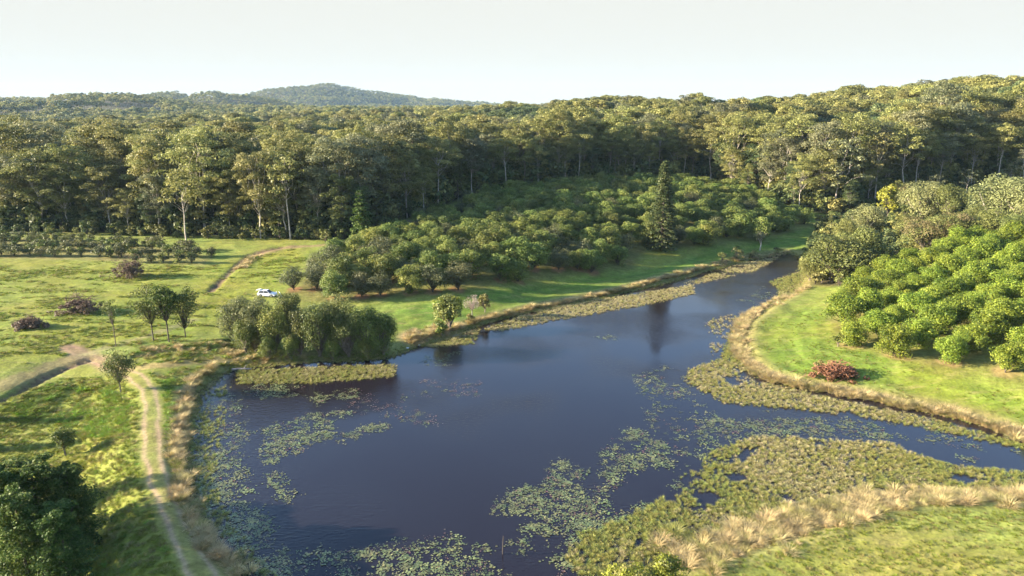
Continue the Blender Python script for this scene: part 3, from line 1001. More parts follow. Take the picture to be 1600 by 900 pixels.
rng = np.random.default_rng(8)
n4 = 0
for rank in range(5):
    P = edge_points(7.6, 2 + rank * 8.0, rng, 2.4)
    a = np.degrees(np.arctan2(P[:, 0], P[:, 1]))
    P = P[(a > -36.8) & (a < 36.8)]
    P = P[np.argsort(np.arctan2(P[:, 0], P[:, 1]))]
    for j, p in enumerate(P):
        px = 800 + 1135 * p[0] / p[1]
        r = rng.random()
        h = (24, 28, 30, 31, 31)[rank] + rng.normal() * 4.2
        bare = 640 < px < 1125 or px > 1390
        if r < (.10 if bare else .26) and rank < 3: pi, h = 10 + rng.integers(2), 14 + rng.random() * 10
        elif bare and rank < 2: pi = rng.integers(6)
        elif r < .85: pi = 6 + rng.integers(4)
        else: pi = rng.integers(6)
        if 600 < px < 1110: h *= .93
        s = h / 30
        pz = height(p[None])[0]
        where = "behind the left pasture" if px < 560 else ("behind the dark orchard" if px < 1130 else "behind the right trees")
        lab = "gum tree in the forest's %s rank from the clearing, %s from the left" % (("front", "second", "third", "fourth", "fifth")[rank], ordinal(j + 1))
        grp = "gum trees along the forest edge"
        plant("gum_tree", gum_p[pi], (p[0], p[1], pz), (s * (.9 + .25 * rng.random()),) * 2 + (s,), rng.random() * 6.28, lab, "gum tree", grp)
        n4 += 1
print("GUMS", n4)

# the rest of the forest: more than anyone could count
def canopy(seed, H, W, lobes, leaves, lsize, mat, low=.5, bark='bark'):
    """a forest tree as seen from afar: a stem and a domed crown of rounded lobes"""
    rng = np.random.default_rng(seed)
    tr, cr = Quads(), Quads()
    tr.tube([(0, 0, -2), (rng.normal() * .4, rng.normal() * .4, H * .5), (rng.normal() * .6, rng.normal() * .6, H * .85)], [H * .014, H * .010, H * .004], 4)
    for i in range(lobes):
        a = 2.4 * i + rng.random()
        f = math.sqrt((i + .3) / lobes)
        c = np.array([math.cos(a) * W * .40 * f, math.sin(a) * W * .40 * f, H * (low + (1 - low) * (.86 - .75 * f ** 2 * rng.random() - .15 * rng.random()))])
        s_ = W * (.13 + .10 * rng.random())
        cr.leaves(c, (s_, s_, s_ * .62), leaves, lsize, rng, up=.5, tint=np.clip(.5 + rng.normal() * .16, .15, .85), tvar=.28, lo=-.5)
    return tr.mesh("trunk", [M[bark]]), cr.mesh("crown", [M[mat]])


far_p = [canopy(230 + i, 28 + (i % 3), 13.5 + (i % 2) * 2, 18, 140, .76, ('gum', 'gum', 'gum', 'gum', 'gum_pale', 'gum', 'gum')[i], .42 + .05 * (i % 3)) for i in range(7)]
far_p += [canopy(240, 25, 14, 18, 140, .74, 'gum_dark', .25), canopy(241, 23, 14, 18, 140, .74, 'wattle', .25)]
vfar_p = [canopy(250 + i, 25, 17, 11, 60, 1.5, ('gum', 'gum_dark', 'gum', 'wattle', 'gum', 'gum')[i], .25) for i in range(6)]


def joined(parts, name):
    """trunk and crown of a far tree in one shape"""
    q = []
    me = bpy.data.meshes.new(name)
    V, T, MI, mats = [], [], [], []
    for m in parts:
        n = len(m.vertices)
        co = np.empty(n * 3, np.float32); m.vertices.foreach_get("co", co)
        t = np.empty(n, np.float32); m.attributes["tint"].data.foreach_get("value", t)
        V.append(co.reshape(-1, 3)); T.append(t); MI.append(np.full(n // 4, len(mats), np.int32)); mats.append(m.materials[0])
    V = np.concatenate(V); n = len(V) // 4
    me.vertices.add(n * 4); me.loops.add(n * 4); me.polygons.add(n)
    me.vertices.foreach_set("co", V.reshape(-1)); me.loops.foreach_set("vertex_index", np.arange(n * 4, dtype=np.int32))
    me.polygons.foreach_set("loop_start", np.arange(0, n * 4, 4, dtype=np.int32)); me.polygons.foreach_set("material_index", np.concatenate(MI))
    a = me.attributes.new("tint", 'FLOAT', 'POINT'); a.data.foreach_set("value", np.concatenate(T))
    for m in mats: me.materials.append(m)
    me.update(calc_edges=True)
    return me


far_m = [joined(p, "forest_tree") for p in far_p]
vfar_m = [joined(p, "distant_tree") for p in vfar_p]


def forest_points(d0, d1, gap, rng):
    """jittered places in a sector"""
    xs = np.arange(-d1 * .80, d1 * .80, gap); ys = np.arange(d0 * .6, d1, gap)
    X, Y = np.meshgrid(xs, ys); P = np.stack([X.ravel(), Y.ravel()], -1) + rng.uniform(-.45, .45, (X.size, 2)) * gap
    D = np.hypot(P[:, 0], P[:, 1]); a = np.abs(np.arctan2(P[:, 0], P[:, 1]))
    return P[(D > d0) & (D < d1) & (a < .72)]


rng = np.random.default_rng(9)
PA = forest_points(150, 900, 8.6, rng)
PA = PA[side_of_edge(PA) > 41]
PA = PA[fbm(PA[:, 0] * .02, PA[:, 1] * .02, 77, 2) > .22]
h = .74 + .46 * rng.random(len(PA)) + (fbm(PA[:, 0] * .025, PA[:, 1] * .025, 41, 2) - .5) * .5
PB = forest_points(900, 2000, 12.5, rng)
PB = PB[~far_open(PB).astype(bool)]
PC = forest_points(2000, 5600, 19, rng)
pxC = 800 + 1135 * PC[:, 0] / PC[:, 1]
PC = PC[(pxC < 900) & ~far_open(PC).astype(bool)]
PC = PC[~((fbm(PC[:, 0] * .004, PC[:, 1] * .004, 55, 2) > .60) & (pxC[:0].size == 0) & (np.hypot(PC[:, 0], PC[:, 1]) < 3000))]
P = np.concatenate([PA, PB, PC])
hh = np.concatenate([h, .75 + .5 * rng.random(len(PB)) + (fbm(PB[:, 0] * .012, PB[:, 1] * .012, 42, 2) - .5) * .6, .7 + .5 * rng.random(len(PC))])
ix = np.concatenate([rng.integers(0, len(far_m), len(PA)), len(far_m) + rng.integers(0, len(vfar_m), len(PB) + len(PC))])
zone = fbm(P[:, 0] * .01, P[:, 1] * .01, 61, 2)
dark = (zone > .60) & (np.arange(len(P)) < len(PA))
ix[dark] = 7
pts = on_ground(P); pts[:, 2] -= .3
o = scatter("forest", pts, far_m + vfar_m, np.stack([hh * (.9 + .3 * rng.random(len(P))), hh * (.9 + .3 * rng.random(len(P))), hh], -1), rng,
            "grey-green gum forest stretching back to the hills", ix)
print("FOREST", len(P))

# shrubs at the foot of the forest
sh_m = [joined(bush_tree(300 + i, 4, 4, 10, 36, .5, ('gum', 'gum_dark', 'wattle', 'gum_dark')[i], clear=.05), "shrub") for i in range(4)]
P = np.concatenate([edge_points(2.6, b, rng, 2.0) for b in (-2.0, 2, 6, 12, 18, 25)] + [edge_points(3, -5, rng, 1.6)])
s = .45 + .9 * rng.random(len(P)) ** 1.5
s *= np.where(side_of_edge(P) > 3, 1.8, 1)
s *= np.where(side_of_edge(P) > 1, 1.5, 1)
px = 800 + 1135 * P[:, 0] / P[:, 1]
keep = (side_of_edge(P) > -1) | (px < 500)
P = np.concatenate([P[keep], fill(WATTLE, .10, rng)]); s = np.concatenate([s[keep], .5 + .7 * rng.random(len(P) - keep.sum())])
scatter("undergrowth", on_ground(P), sh_m, s, rng, "dark shrubs crowding the foot of the forest")

# ------------------------------------------------------------------ single trees
rng = np.random.default_rng(21)


def T(name, parts, px, py, H, H0, label, cat, group=None, wide=1.0, rz=None):
    g = gp(px, py)
    s = H / H0
    return plant(name, parts, g, (s * wide, s * wide, s), rng.random() * 6.28 if rz is None else rz, label, cat, group)


T("hoop_pine", hoop_pine(400, 29), 1033, 391, 29, 29, "tall conical pine standing alone at the dark orchard's lawn edge", "pine tree")
pale = gum(401, 30, .30, .30, 20, 60, .9, 'gum_pale', 'bark_pale')
T("pale_gum_tree", pale, 1304, 332, 31, 30, "big spreading gum with pale limbs at the forest's right corner", "gum tree")
T("pale_gum_tree", gum(402, 30, .45, .2, 12, 80, .9, 'gum', 'bark_pale'), 1366, 322, 31, 30, "pale-trunked gum with an open crown just right of the big spreading gum", "gum tree")
T("pale_gum_tree", gum(403, 30, .42, .22, 15, 90, .9, 'gum', 'bark_pale'), 291, 378, 25, 30, "white-trunked gum standing forward of the left forest edge", "gum tree")
T("pale_gum_tree", gum(404, 30, .5, .2, 14, 90, .9, 'gum', 'bark_pale'), 454, 374, 30, 30, "tall white-trunked gum at the forest edge behind the mown slope", "gum tree")
T("dark_pine", layered_pine(405, 17, 'pine', .12, 9, 12, 7, 36, .8, cone=.8), 566, 378, 17, 17, "dark dense conifer at the forest corner above the orchard", "pine tree")
bs = [bush_tree(410 + i, 9, 9.5, 40, 210, .29, 'wattle', 'bark', clear=.04) for i in range(3)]
bw = [bush_tree(415 + i, 9, 9.5, 40, 210, .28, 'wattle_pale', 'bark_pale', clear=.12) for i in range(2)]
bb = [bush_tree(418 + i, 9, 9.5, 40, 200, .29, 'wattle', 'bark', clear=.04, mat2='brownleaf', frac2=.22) for i in range(2)]
WT = [(1300, 440, 11.5, 1.35, bs[0], "big rounded olive tree where the pond narrows", ), (1345, 425, 11, 1.1, bs[1], "olive tree tucked behind the big rounded one by the pond's neck"),
      (1265, 438, 6, 1.0, bs[2], "low olive shrub tree at the water's edge under the big rounded tree"),
      (1445, 392, 9.5, 1.25, bb[0], "brown-flanked tree above the bright orchard's upper corner"), (1490, 385, 9, 1.15, bb[1], "second brown-speckled tree, right of the brown-flanked one, above the bright orchard"),
      (1350, 370, 10, 1.1, bw[0], "pale green tree behind the big rounded tree at the pond's neck"), (1385, 345, 13, .8, bush_tree(430, 9, 7, 22, 60, .55, 'yellowgreen', 'bark', clear=.2), "bright lime tree rising among the olive trees"),
      (1440, 345, 13, 1.1, bw[1], "pale feathery tree with fine white stems behind the brown-flanked tree"), (1480, 345, 11, .9, bs[1], "olive tree between the two pale feathery trees"),
      (1560, 350, 14, 1.25, bw[0], "largest pale feathery tree at the right above the bright orchard"), (1600, 352, 13, 1.1, bw[1], "pale feathery tree cut by the right edge"),
      (1545, 378, 8, 1.1, bs[2], "low khaki tree below the largest pale feathery tree"), (1320, 385, 8, 1.0, bs[2], "grey-olive tree between pond neck and lime tree"),
      (1415, 372, 7, 1.1, bs[0], "dark olive tree left of the brown-flanked tree"), (1640, 372, 10, 1.2, bs[1], "olive tree just beyond the right edge"),
      (1580, 380, 7, 1, bs[0], "round olive tree at the right above the orchard"), (1405, 325, 10, .8, bb[0], "brown-speckled tree behind the lime tree"), (1520, 365, 7.5, 1.1, bs[2], "dull green tree behind the bright orchard's top row")]
for px, py, H, w, pr, lab in WT:
    T("olive_tree", pr, px, py, H * 1.22, 9, lab, "tree", "mixed trees between the pond neck and the forest", w)
for px, py, H, lab in ((1455, 318, 12, "slim pale tree in the forest's shade, leftmost above the pale feathery trees"), (1508, 312, 13, "second slim pale tree in the forest's shade, above the pale feathery trees"), (1575, 300, 12, "third slim pale tree near the right edge before the forest"), (1595, 300, 18, "pale-limbed tree at the frame's right edge before dark forest")):
    T("pale_tree", gum(440 + px, 12, .45, .25, 8, 60, .4, 'gum_pale', 'bark_pale'), px, py, H, 12, lab, "tree", "pale trees before the shaded forest")
T("grey_tree", bush_tree(450, 7, 4, 14, 40, .35, 'gum_pale', 'bark_pale', clear=.3), 1187, 391, 8, 7, "small grey pale tree standing on the bank at the pond's head", "tree")
for px, py, H, lab in ((1150, 405, 4.5, "grey-olive shrub at the pond's head before the dark orchard"), (1128, 408, 3.2, "low shrub left of the grey-olive one at the pond's head"), (1215, 398, 3.2, "twiggy low shrub right of the small grey tree"), (1175, 404, 3, "small shrub on the bank under the small grey tree")):
    T("bank_shrub", bush_tree(460 + px, 4, 4.6, 12, 40, .35, 'gum', 'bark', clear=.08, mat2='orchard_grey', frac2=.5), px, py, H, 4, lab, "shrub", "shrubs at the pond's head")
# the clump by the water
cl = [bush_tree(470 + i, 12, 8.4, 38, 190, .28, ('orchard', 'wattle', 'orchard', 'wattle_pale', 'wattle')[i], 'bark', clear=.03, shape=.95) for i in range(5)]
CT = [(372, 540, 11, .9, 3, "pale olive-green tree at the left end of the pondside clump"), (400, 548, 12, .9, 3, "tall pale olive-green tree second from the left in the pondside clump"), (385, 552, 8, .9, 0, "low dark tree before the two pale ones in the pondside clump"),
      (430, 550, 11, .85, 0, "dark tree right of the pale pair in the pondside clump"), (458, 540, 13, .7, 1, "tall thin-crowned olive tree at the back of the pondside clump"), (470, 553, 10.5, .8, 1, "leafy olive tree left of the middle of the pondside clump"),
      (500, 556, 12.5, .9, 1, "tall yellowish-olive tree in the middle of the pondside clump"), (525, 545, 12, .9, 4, "olive-topped tree at the back right of the pondside clump"), (545, 558, 11.5, .85, 4, "drooping olive tree right of the middle, near the water"),
      (572, 552, 11, .9, 0, "dark rounded tree second from the right end of the pondside clump"), (600, 553, 10, .95, 0, "dark rounded tree at the right end of the pondside clump"), (420, 562, 5.5, .9, 0, "low dark bush at the foot of the clump's left half"),
      (520, 563, 5, 1, 0, "low dark bush at the foot of the clump's middle"), (575, 561, 5.5, 1, 0, "low dark bush at the foot of the clump's right half"), (455, 562, 6, .9, 0, "dark shrubby tree below the thin-crowned olive tree")]
for px, py, H, w, k, lab in CT:
    T("pondside_tree", cl[k], px, py, H, 12, lab, "tree", "trees of the clump beside the pond", w * 1.1)
T("bank_tree", bush_tree(480, 8.5, 7.5, 24, 75, .5, 'wattle', 'bark', clear=.1, mat2='yellowgreen', frac2=.25), 703, 516, 9, 8.5, "sunlit yellow-green tree alone on the bank between lawn and pond", "tree")
T("bank_tree", bush_tree(481, 4.5, 4, 14, 60, .4, 'orchard', 'bark', clear=.05), 690, 525, 4, 4.5, "low dark bush under the sunlit bank tree", "bush")
T("bare_tree", bare_tree(482, 5.5, 4.2), 738, 494, 5.6, 5.5, "pinkish-grey bare tree beside the sunlit bank tree", "tree")
T("bank_shrub", bush_tree(483, 5, 4, 14, 45, .4, 'gum', 'bark', clear=.2), 757, 488, 5, 5, "small olive tree just right of the pinkish bare tree", "shrub")
T("bank_shrub", bush_tree(484, 3, 3.4, 12, 45, .35, 'straw_green', 'bark', clear=.05), 735, 504, 2.2, 3, "low yellowish bush at the foot of the pinkish bare tree", "shrub")
# pines on the pasture
T("pasture_pine", bush_tree(490, 12, 7.4, 40, 42, .34, 'pine_light', clear=.30, shape=.5, tr_r=.011), 240, 532, 12.6, 12, "leftmost of the three tall thin pines on the pasture bank", "pine tree", "thin pines on the pasture bank")
T("pasture_pine", bush_tree(491, 12, 6.8, 40, 50, .34, 'pine', clear=.36, shape=.5, tr_r=.012), 264, 534, 13.2, 12, "middle of the three tall thin pines, darkest crown", "pine tree", "thin pines on the pasture bank")
T("pasture_pine", bush_tree(492, 12, 7.6, 44, 42, .34, 'pine_light', clear=.16, shape=.5, tr_r=.011), 290, 527, 12.6, 12, "rightmost of the three tall thin pines, branched lower down", "pine tree", "thin pines on the pasture bank")
T("slender_tree", bush_tree(493, 11, 4.4, 20, 30, .26, 'pine_light', clear=.45, shape=.55, tr_r=.008), 181, 541, 11, 11, "slender bare-stemmed young tree left of the three thin pines", "tree")
T("track_tree", bush_tree(494, 7.5, 5.8, 34, 75, .26, 'wattle', 'bark', clear=.24, up=.2, tr_r=.015), 189, 613, 8, 7.5, "slim yellowish tree standing where the dirt track bends", "tree")
T("young_tree", bush_tree(495, 5.5, 4.2, 30, 90, .22, 'orchard', 'bark', clear=.26), 103, 712, 5.2, 5.5, "small round dark tree alone on the rough grass slope", "tree")
bl = [layered_pine(500 + i, 13, 'pine', .14, 8.5, 11, 6, 190, .34, cone=.5, irregular=.9) for i in range(3)]
for px, py, H, w, k, lab in ((20, 900, 13, 1.0, 0, "big dark pine in the near corner group, farthest left and nearest"), (75, 880, 13, 1.05, 1, "big dark pine in the near corner group, second from left"), (125, 870, 11.5, .95, 2, "dark pine at the right end of the near corner group"),
                             (50, 930, 12, 1, 2, "dark pine in front of the near corner group, cut off below"), (110, 925, 10, 1, 1, "lower dark pine at the near corner group's front right"), (-60, 850, 14, 1, 0, "dark pine left of the near corner group, mostly outside the frame"), (-30, 800, 11, .9, 1, "dark pine behind the near corner group at the left edge")):
    T("corner_pine", bl[k], px, py, H, 13, lab, "pine tree", "dark pines in the near left corner", w)
T("yellow_tree", bush_tree(510, 6, 5, 18, 60, .38, 'yellowgreen', 'bark', clear=.2, mat2='wattle', frac2=.5), 5, 800, 6.5, 6, "yellow-green small tree behind the dark corner pines", "tree")
for px, py, H, k, lab in ((-40, 702, 5.5, 0, "pine just beyond the left edge by the rough slope"), (-12, 655, 4, 2, "small pine cut by the left edge on the rough slope")):
    T("corner_pine", bl[k], px, py, H, 13, lab, "pine tree", "pines beyond the left edge")
T("bank_bush", bush_tree(520, 6, 6.5, 24, 110, .30, 'yellowgreen', 'bark', clear=.1, mat2='straw_green', frac2=.35), 985, 945, 5.0, 6, "left yellow-green bush on the near bank at the bottom edge", "bush", "yellow-green bushes on the near bank")
T("bank_bush", bush_tree(521, 6, 6.5, 24, 110, .30, 'yellowgreen', 'bark', clear=.1, mat2='wattle', frac2=.3), 1045, 940, 5.0, 6, "right greener bush on the near bank at the bottom edge", "bush", "yellow-green bushes on the near bank")
T("bank_bush", bush_tree(522, 5, 3.2, 14, 60, .28, 'yellowgreen', 'bark', clear=.1), 732, 985, 4.3, 5, "tip of a small lime bush at the bottom edge below the open water", "bush")
T("lawn_bush", bush_tree(523, 3, 3, 12, 45, .32, 'orchard', 'bark', clear=.2), 1309, 542, 3.0, 3, "little dark tree on the lawn before the bright orchard", "bush")
T("lawn_bush", bush_tree(524, 3, 3.4, 12, 40, .3, 'straw_green', 'bark', clear=.05), 1278, 577, 2.2, 3, "dull yellow bush left of the red-brown brush pile", "bush")

# ------------------------------------------------------------------ brush piles
def brush_pile(px, py, L_, W_, H_, mat, label, seed):
    rng = np.random.default_rng(seed)
    g = gp(px, py)
    e = new_obj("brush_pile", None); e.location = g; tag(e, label, "brush pile", "piles of cleared branches")
    q = Quads()
    for i in range(300):
        u = rng.normal(size=2) * .29
        rr_ = min(1, np.hypot(*u))
        top = 1.45 * H_ * (1 - rr_ ** 2) * (.8 + .4 * vnoise(np.array([u[0] * 4 + seed]), np.array([u[1] * 4]), 3)[0])
        c = np.array([u[0] * L_, u[1] * W_, max(.1, top * rng.random() ** .8)])
        d = rng.normal(size=3) * np.array([1, 1, .45]); d /= np.linalg.norm(d)
        l = .5 + 1.3 * rng.random()
        q.tube([c - d * l * .5, c + rng.normal(size=3) * .1, c + d * l * .5], [.05, .045, .02], 4)
    new_obj("branches", q.mesh("branches", [M[mat]]), e)
    q = Quads()
    for i in range(70):
        u = rng.normal(size=2) * .30
        rr_ = min(1, np.hypot(*u))
        c = np.array([u[0] * L_, u[1] * W_, max(.2, H_ * 1.0 * (1 - rr_ ** 1.5) * rng.random() ** .55)])
        q.leaves(c, (.7, .7, .45), 48, .36, rng, tint=.35 + .3 * rng.random(), tvar=.3)
    new_obj("dead_leaves", q.mesh("dead_leaves", [M['deadleaf_red'] if mat == 'twig_red' else M['deadleaf']]), e)


M['deadleaf'] = leaf_mat("dead_leaves", [(.06, .04, .03), (.125, .085, .06), (.20, .145, .105)], hue=.01, val=.1)
M['deadleaf_red'] = leaf_mat("red_dead_leaves", [(.09, .042, .022), (.18, .085, .042), (.27, .145, .075)], hue=.01, val=.1)
brush_pile(127, 489, 7.5, 5, 3.2, 'twig', "largest brown brush pile on the left pasture", 1)
brush_pile(204, 433, 7.5, 6, 4.4, 'twig', "tall brown brush pile on the pasture below the small orchard", 2)
brush_pile(47, 512, 5.2, 3, 1.8, 'twig', "low dark brush pile at the pasture's left side", 3)
brush_pile(1307, 588, 6.6, 4.2, 1.9, 'twig_red', "red-brown brush pile on the lawn before the bright orchard", 4)

# ------------------------------------------------------------------ parked car
def paint_mat(name, col, rough=.25, metallic=0.0):
    m, nt, out = mat_new(name)
    p = nt.nodes.new("ShaderNodeBsdfPrincipled")
    p.inputs["Base Color"].default_value = (*col, 1); p.inputs["Roughness"].default_value = rough; p.inputs["Metallic"].default_value = metallic
    nt.links.new(p.outputs[0], out.inputs[0])
    return m


M['carpaint'] = paint_mat("white_car_paint", (.78, .78, .78), .3)
M['glass'] = paint_mat("dark_car_glass", (.012, .015, .02), .05)
M['tyre_and_shade'] = paint_mat("tyre_rubber_and_boot_shade", (.02, .02, .02), .8)
M['rim'] = paint_mat("alloy_rim", (.5, .5, .52), .35, .8)
M['lamp_red'] = paint_mat("tail_lamp_red", (.35, .02, .02), .3)
M['lamp_clear'] = paint_mat("head_lamp_clear", (.7, .72, .75), .15)


def extrude_profile(q, prof, ys, mat=0):
    """side profile (x, z) swept across the car; ys = list of (y, inset scale about z)"""
    n = len(prof)
    for (y0, s0), (y1, s1) in zip(ys[:-1], ys[1:]):
        for i in range(n):
            a, b = prof[i], prof[(i + 1) % n]
            q.add([[(a[0], y0, a[1]), (b[0], y0, b[1]), (b[0], y1, b[1]), (a[0], y1, a[1])]], .5, mat)


def side_cap(q, prof_lo, prof_hi, y, mat=0):
    n = len(prof_lo)
    for i in range(n - 1):
        q.add([[(*prof_lo[i][:1], y, prof_lo[i][1]), (prof_lo[i + 1][0], y, prof_lo[i + 1][1]), (prof_hi[i + 1][0], y, prof_hi[i + 1][1]), (prof_hi[i][0], y, prof_hi[i][1])]], .5, mat)


def build_car(px, py, rz):
    g = gp(px, py)
    e = new_obj("parked_car", None); e.location = g; e.rotation_euler = (0, 0, rz)
    tag(e, "white car with raised tailgate parked on the mown slope beside the orchard", "car")
    # x forward; lower body with wheel arches, cabin above
    lo = [(-2.25, .35), (-1.85, .32), (-1.75, .62), (-1.38, .76), (-1.0, .62), (-.9, .30), (.9, .30), (1.0, .62), (1.38, .76), (1.75, .62), (1.85, .32), (2.25, .38)]
    hi = [(-2.30, .95), (-1.85, .98), (-1.75, .99), (-1.38, 1.0), (-1.0, 1.0), (-.9, 1.0), (.9, 1.0), (1.0, 1.0), (1.38, .97), (1.75, .92), (1.85, .90), (2.28, .72)]
    q = Quads()
    for y in (-.9, .9): side_cap(q, lo, hi, y)
    extrude_profile(q, lo + hi[::-1], [(-.9, 1), (.9, 1)])
    cab = [(-2.18, 1.0), (-1.75, 1.60), (.15, 1.66), (1.0, 1.0)]
    w0, w1 = .86, .70
    B = [(cab[0][0], -w0, cab[0][1]), (cab[0][0], w0, cab[0][1]), (cab[1][0], -w1, cab[1][1]), (cab[1][0], w1, cab[1][1]), (cab[2][0], -w1, cab[2][1]), (cab[2][0], w1, cab[2][1]), (cab[3][0], -w0, cab[3][1]), (cab[3][0], w0, cab[3][1])]
    for f in ((2, 4, 5, 3), (0, 6, 4, 2), (1, 3, 5, 7), (4, 6, 7, 5)): q.add([[B[i] for i in f]])
    new_obj("body", q.mesh("body", [M['carpaint']]), e)
    for s in (-1, 1):
        q = Quads()
        def pt(x, z): return (x, s * (w0 + (w1 - w0) * (z - 1.0) / .63 + .012), z)
        q.add([[pt(-1.9, 1.06), pt(-.62, 1.06), pt(-.62, 1.55), pt(-1.62, 1.53)], [pt(-.52, 1.06), pt(.78, 1.06), pt(.18, 1.56), pt(-.52, 1.56)]])
        new_obj("side_window", q.mesh("side_window", [M['glass']]), e)
    q = Quads(); q.add([[(.20, -w1 + .05, 1.63), (.98, -w0 + .08, 1.03), (.98, w0 - .08, 1.03), (.20, w1 - .05, 1.63)]]); 
    q.v[-1] = q.v[-1] + np.array([.015, 0, .015])
    new_obj("windscreen", q.mesh("windscreen", [M['glass']]), e)
    q = Quads(); q.add([[(-2.16, -.78, 1.02), (-1.78, -.66, 1.57), (-1.78, .66, 1.57), (-2.16, .78, 1.02)]]); q.v[-1] = q.v[-1] + np.array([-.012, 0, .006])
    new_obj("boot_shade_sheet", q.mesh("boot_shade_sheet", [M['tyre_and_shade']]), e)  # flat black sheet standing in for the shade inside the open boot
    q = Quads(); q.box((-2.18, 0, 1.72), (.95, 1.36, .05), Euler((0, R(-8), 0)))
    tg = new_obj("tailgate", q.mesh("tailgate", [M['carpaint']]), e)
    q = Quads(); q.box((-2.22, 0, 1.688), (.55, 1.1, .02), Euler((0, R(-8), 0))); new_obj("rear_window", q.mesh("rear_window", [M['glass']]), tg)
    for x in (-1.38, 1.38):
        for s in (-1, 1):
            q = Quads(); q.tube([(x, s * .70, .34), (x, s * .92, .34)], [.34, .34], 14, cap=True)
            w = new_obj("wheel", q.mesh("wheel", [M['tyre_and_shade']]), e)
            q = Quads(); q.tube([(x, s * .915, .34), (x, s * .935, .34)], [.21, .19], 10, cap=True); new_obj("rim", q.mesh("rim", [M['rim']]), w)
    for s in (-1, 1):
        q = Quads(); q.box((2.24, s * .66, .70), (.10, .34, .14)); new_obj("headlight", q.mesh("headlight", [M['lamp_clear']]), e)
        q = Quads(); q.box((-2.28, s * .78, .82), (.06, .2, .22)); new_obj("tail_light", q.mesh("tail_light", [M['lamp_red']]), e)
        q = Quads(); q.box((.72, s * .98, 1.08), (.14, .18, .13)); new_obj("mirror", q.mesh("mirror", [M['carpaint']]), e)


build_car(418, 463, R(-6))
for (x, y, x2, y2, lab) in ((432, 460, 434.5, 463.5, "short white pole lying close before the parked car"), (436, 460, 441, 464.5, "longer white pole lying beyond the front of the car")):
    a, b = gp(x, y), gp(x2, y2)
    q = Quads(); q.tube([a + np.array([0, 0, .75]), b + np.array([0, 0, .1])], [.05, .05], 6, cap=True)
    tag(new_obj("white_pole", q.mesh("white_pole", [M['carpaint']])), lab, "pole", "white poles by the car")

# ------------------------------------------------------------------ logs, post, stones, house
def log(px, py, L_, r, rz, label, mat='greywood', name="fallen_log", group=None):
    g = gp(px, py); g[2] = max(g[2], 0.02)
    q = Quads(); rng = np.random.default_rng(px)
    q.tube([(-L_ / 2, 0, r * .7), (-L_ * .15, .08, r * .9), (L_ * .2, -.06, r * .8), (L_ / 2, .05, r * .7)], [r, r * .95, r * .85, r * .55], 8, cap=True)
    q.tube([(L_ * .1, 0, r), (L_ * .22, .3, r + .5), (L_ * .28, .5, r + .7)], [r * .4, r * .3, r * .1], 5)
    o = new_obj(name, q.mesh(name, [M[mat]])); o.location = g; o.rotation_euler = (0, 0, rz)
    tag(o, label, "log", group)


log(378, 581, 3.6, .25, R(8), "grey fallen log lying at the pond's upper left shore")
log(1130, 293, 8, .6, R(-20), "pale felled trunk on the pile above the dark orchard", 'bark_pale')
log(1122, 295, 6, .5, R(30), "pale felled trunk crossing the pile above the dark orchard", 'bark_pale')
log(1140, 296, 5, .45, R(75), "short pale felled log at the pile's right end above the orchard", 'bark_pale')
log(712, 527, 2.2, .13, R(50), "bleached driftwood branch at the water under the bank tree")
q = Quads(); q.tube([(0, 0, -1.2), (0.05, 0, 1.0), (.12, 0, 2.3)], [.06, .055, .04], 6, cap=True)
o = new_obj("mooring_stake", q.mesh("mooring_stake", [M['bark_dark']])); g = flat(785, 866); o.location = (g[0], g[1], 0)
tag(o, "thin dark stake standing in the water beside the lily pads", "stake")
M['white'] = solid_mat("white_birds_and_stones", (.75, .75, .72), (.6, .6, .57), 5)
for (px, py, lab) in ((633, 541, "pale grey boulder at the water's edge by the clump's right end"), (637, 545, "smaller pale stone in the water next to the pale boulder"), (655, 540, "little white stone at the shore right of the pale boulder")):
    rng = np.random.default_rng(px)
    import bmesh
    bm = bmesh.new(); bmesh.ops.create_icosphere(bm, subdivisions=2, radius=.45 if px == 633 else .28)
    for v in bm.verts: v.co *= 1 + rng.normal() * .07; v.co.z *= .6
    me = bpy.data.meshes.new("shore_stone"); bm.to_mesh(me); bm.free(); me.materials.append(M['white'])
    o = new_obj("shore_stone", me); g = flat(px, py); o.location = (g[0], g[1], .15); tag(o, lab, "stone", "pale stones at the shore")

M['housewall'] = solid_mat("house_wall", (.5, .48, .44), (.42, .40, .37), .5)
M['houseroof'] = solid_mat("house_roof", (.40, .40, .41), (.32, .32, .33), .5, rough=.7)
def farmhouse(px, d, L_, label):
    a = math.atan((px - 800) / 1135.0)
    x, y = math.sin(a) * d, math.cos(a) * d
    z = height(np.array([[x, y]]))[0]
    e = new_obj("farmhouse", None); e.location = (x, y, z + 4); tag(e, label, "house", "farmhouses on the far ridge")
    q = Quads(); q.box((0, 0, -3), (L_, 8, 10)); q2 = Quads()
    new_obj("wall", q.mesh("wall", [M['housewall']]), e)
    h0, h1, X, Y = 1.8, 4.4, L_ / 2 + .6, 4.8
    q2.add([[(-X, -Y, h0), (X, -Y, h0), (X - 3, 0, h1), (-X + 3, 0, h1)], [(X, Y, h0), (-X, Y, h0), (-X + 3, 0, h1), (X - 3, 0, h1)],
            [(X, -Y, h0), (X, Y, h0), (X - 3, 0, h1), (X - 3, 0, h1)], [(-X, Y, h0), (-X, -Y, h0), (-X + 3, 0, h1), (-X + 3, 0, h1)]])
    new_obj("roof", q2.mesh("roof", [M['houseroof']]), e)
    for k in range(3):
        q3 = Quads(); q3.box((-L_ * .3 + k * L_ * .3, -4.03, .2), (1.6, .12, 1.4)); new_obj("window", q3.mesh("window", [M['glass']]), e)


farmhouse(104, 2370, 15, "long white farmhouse on the far left ridge")
farmhouse(94, 2385, 9, "smaller farmhouse beside the long white one on the ridge")

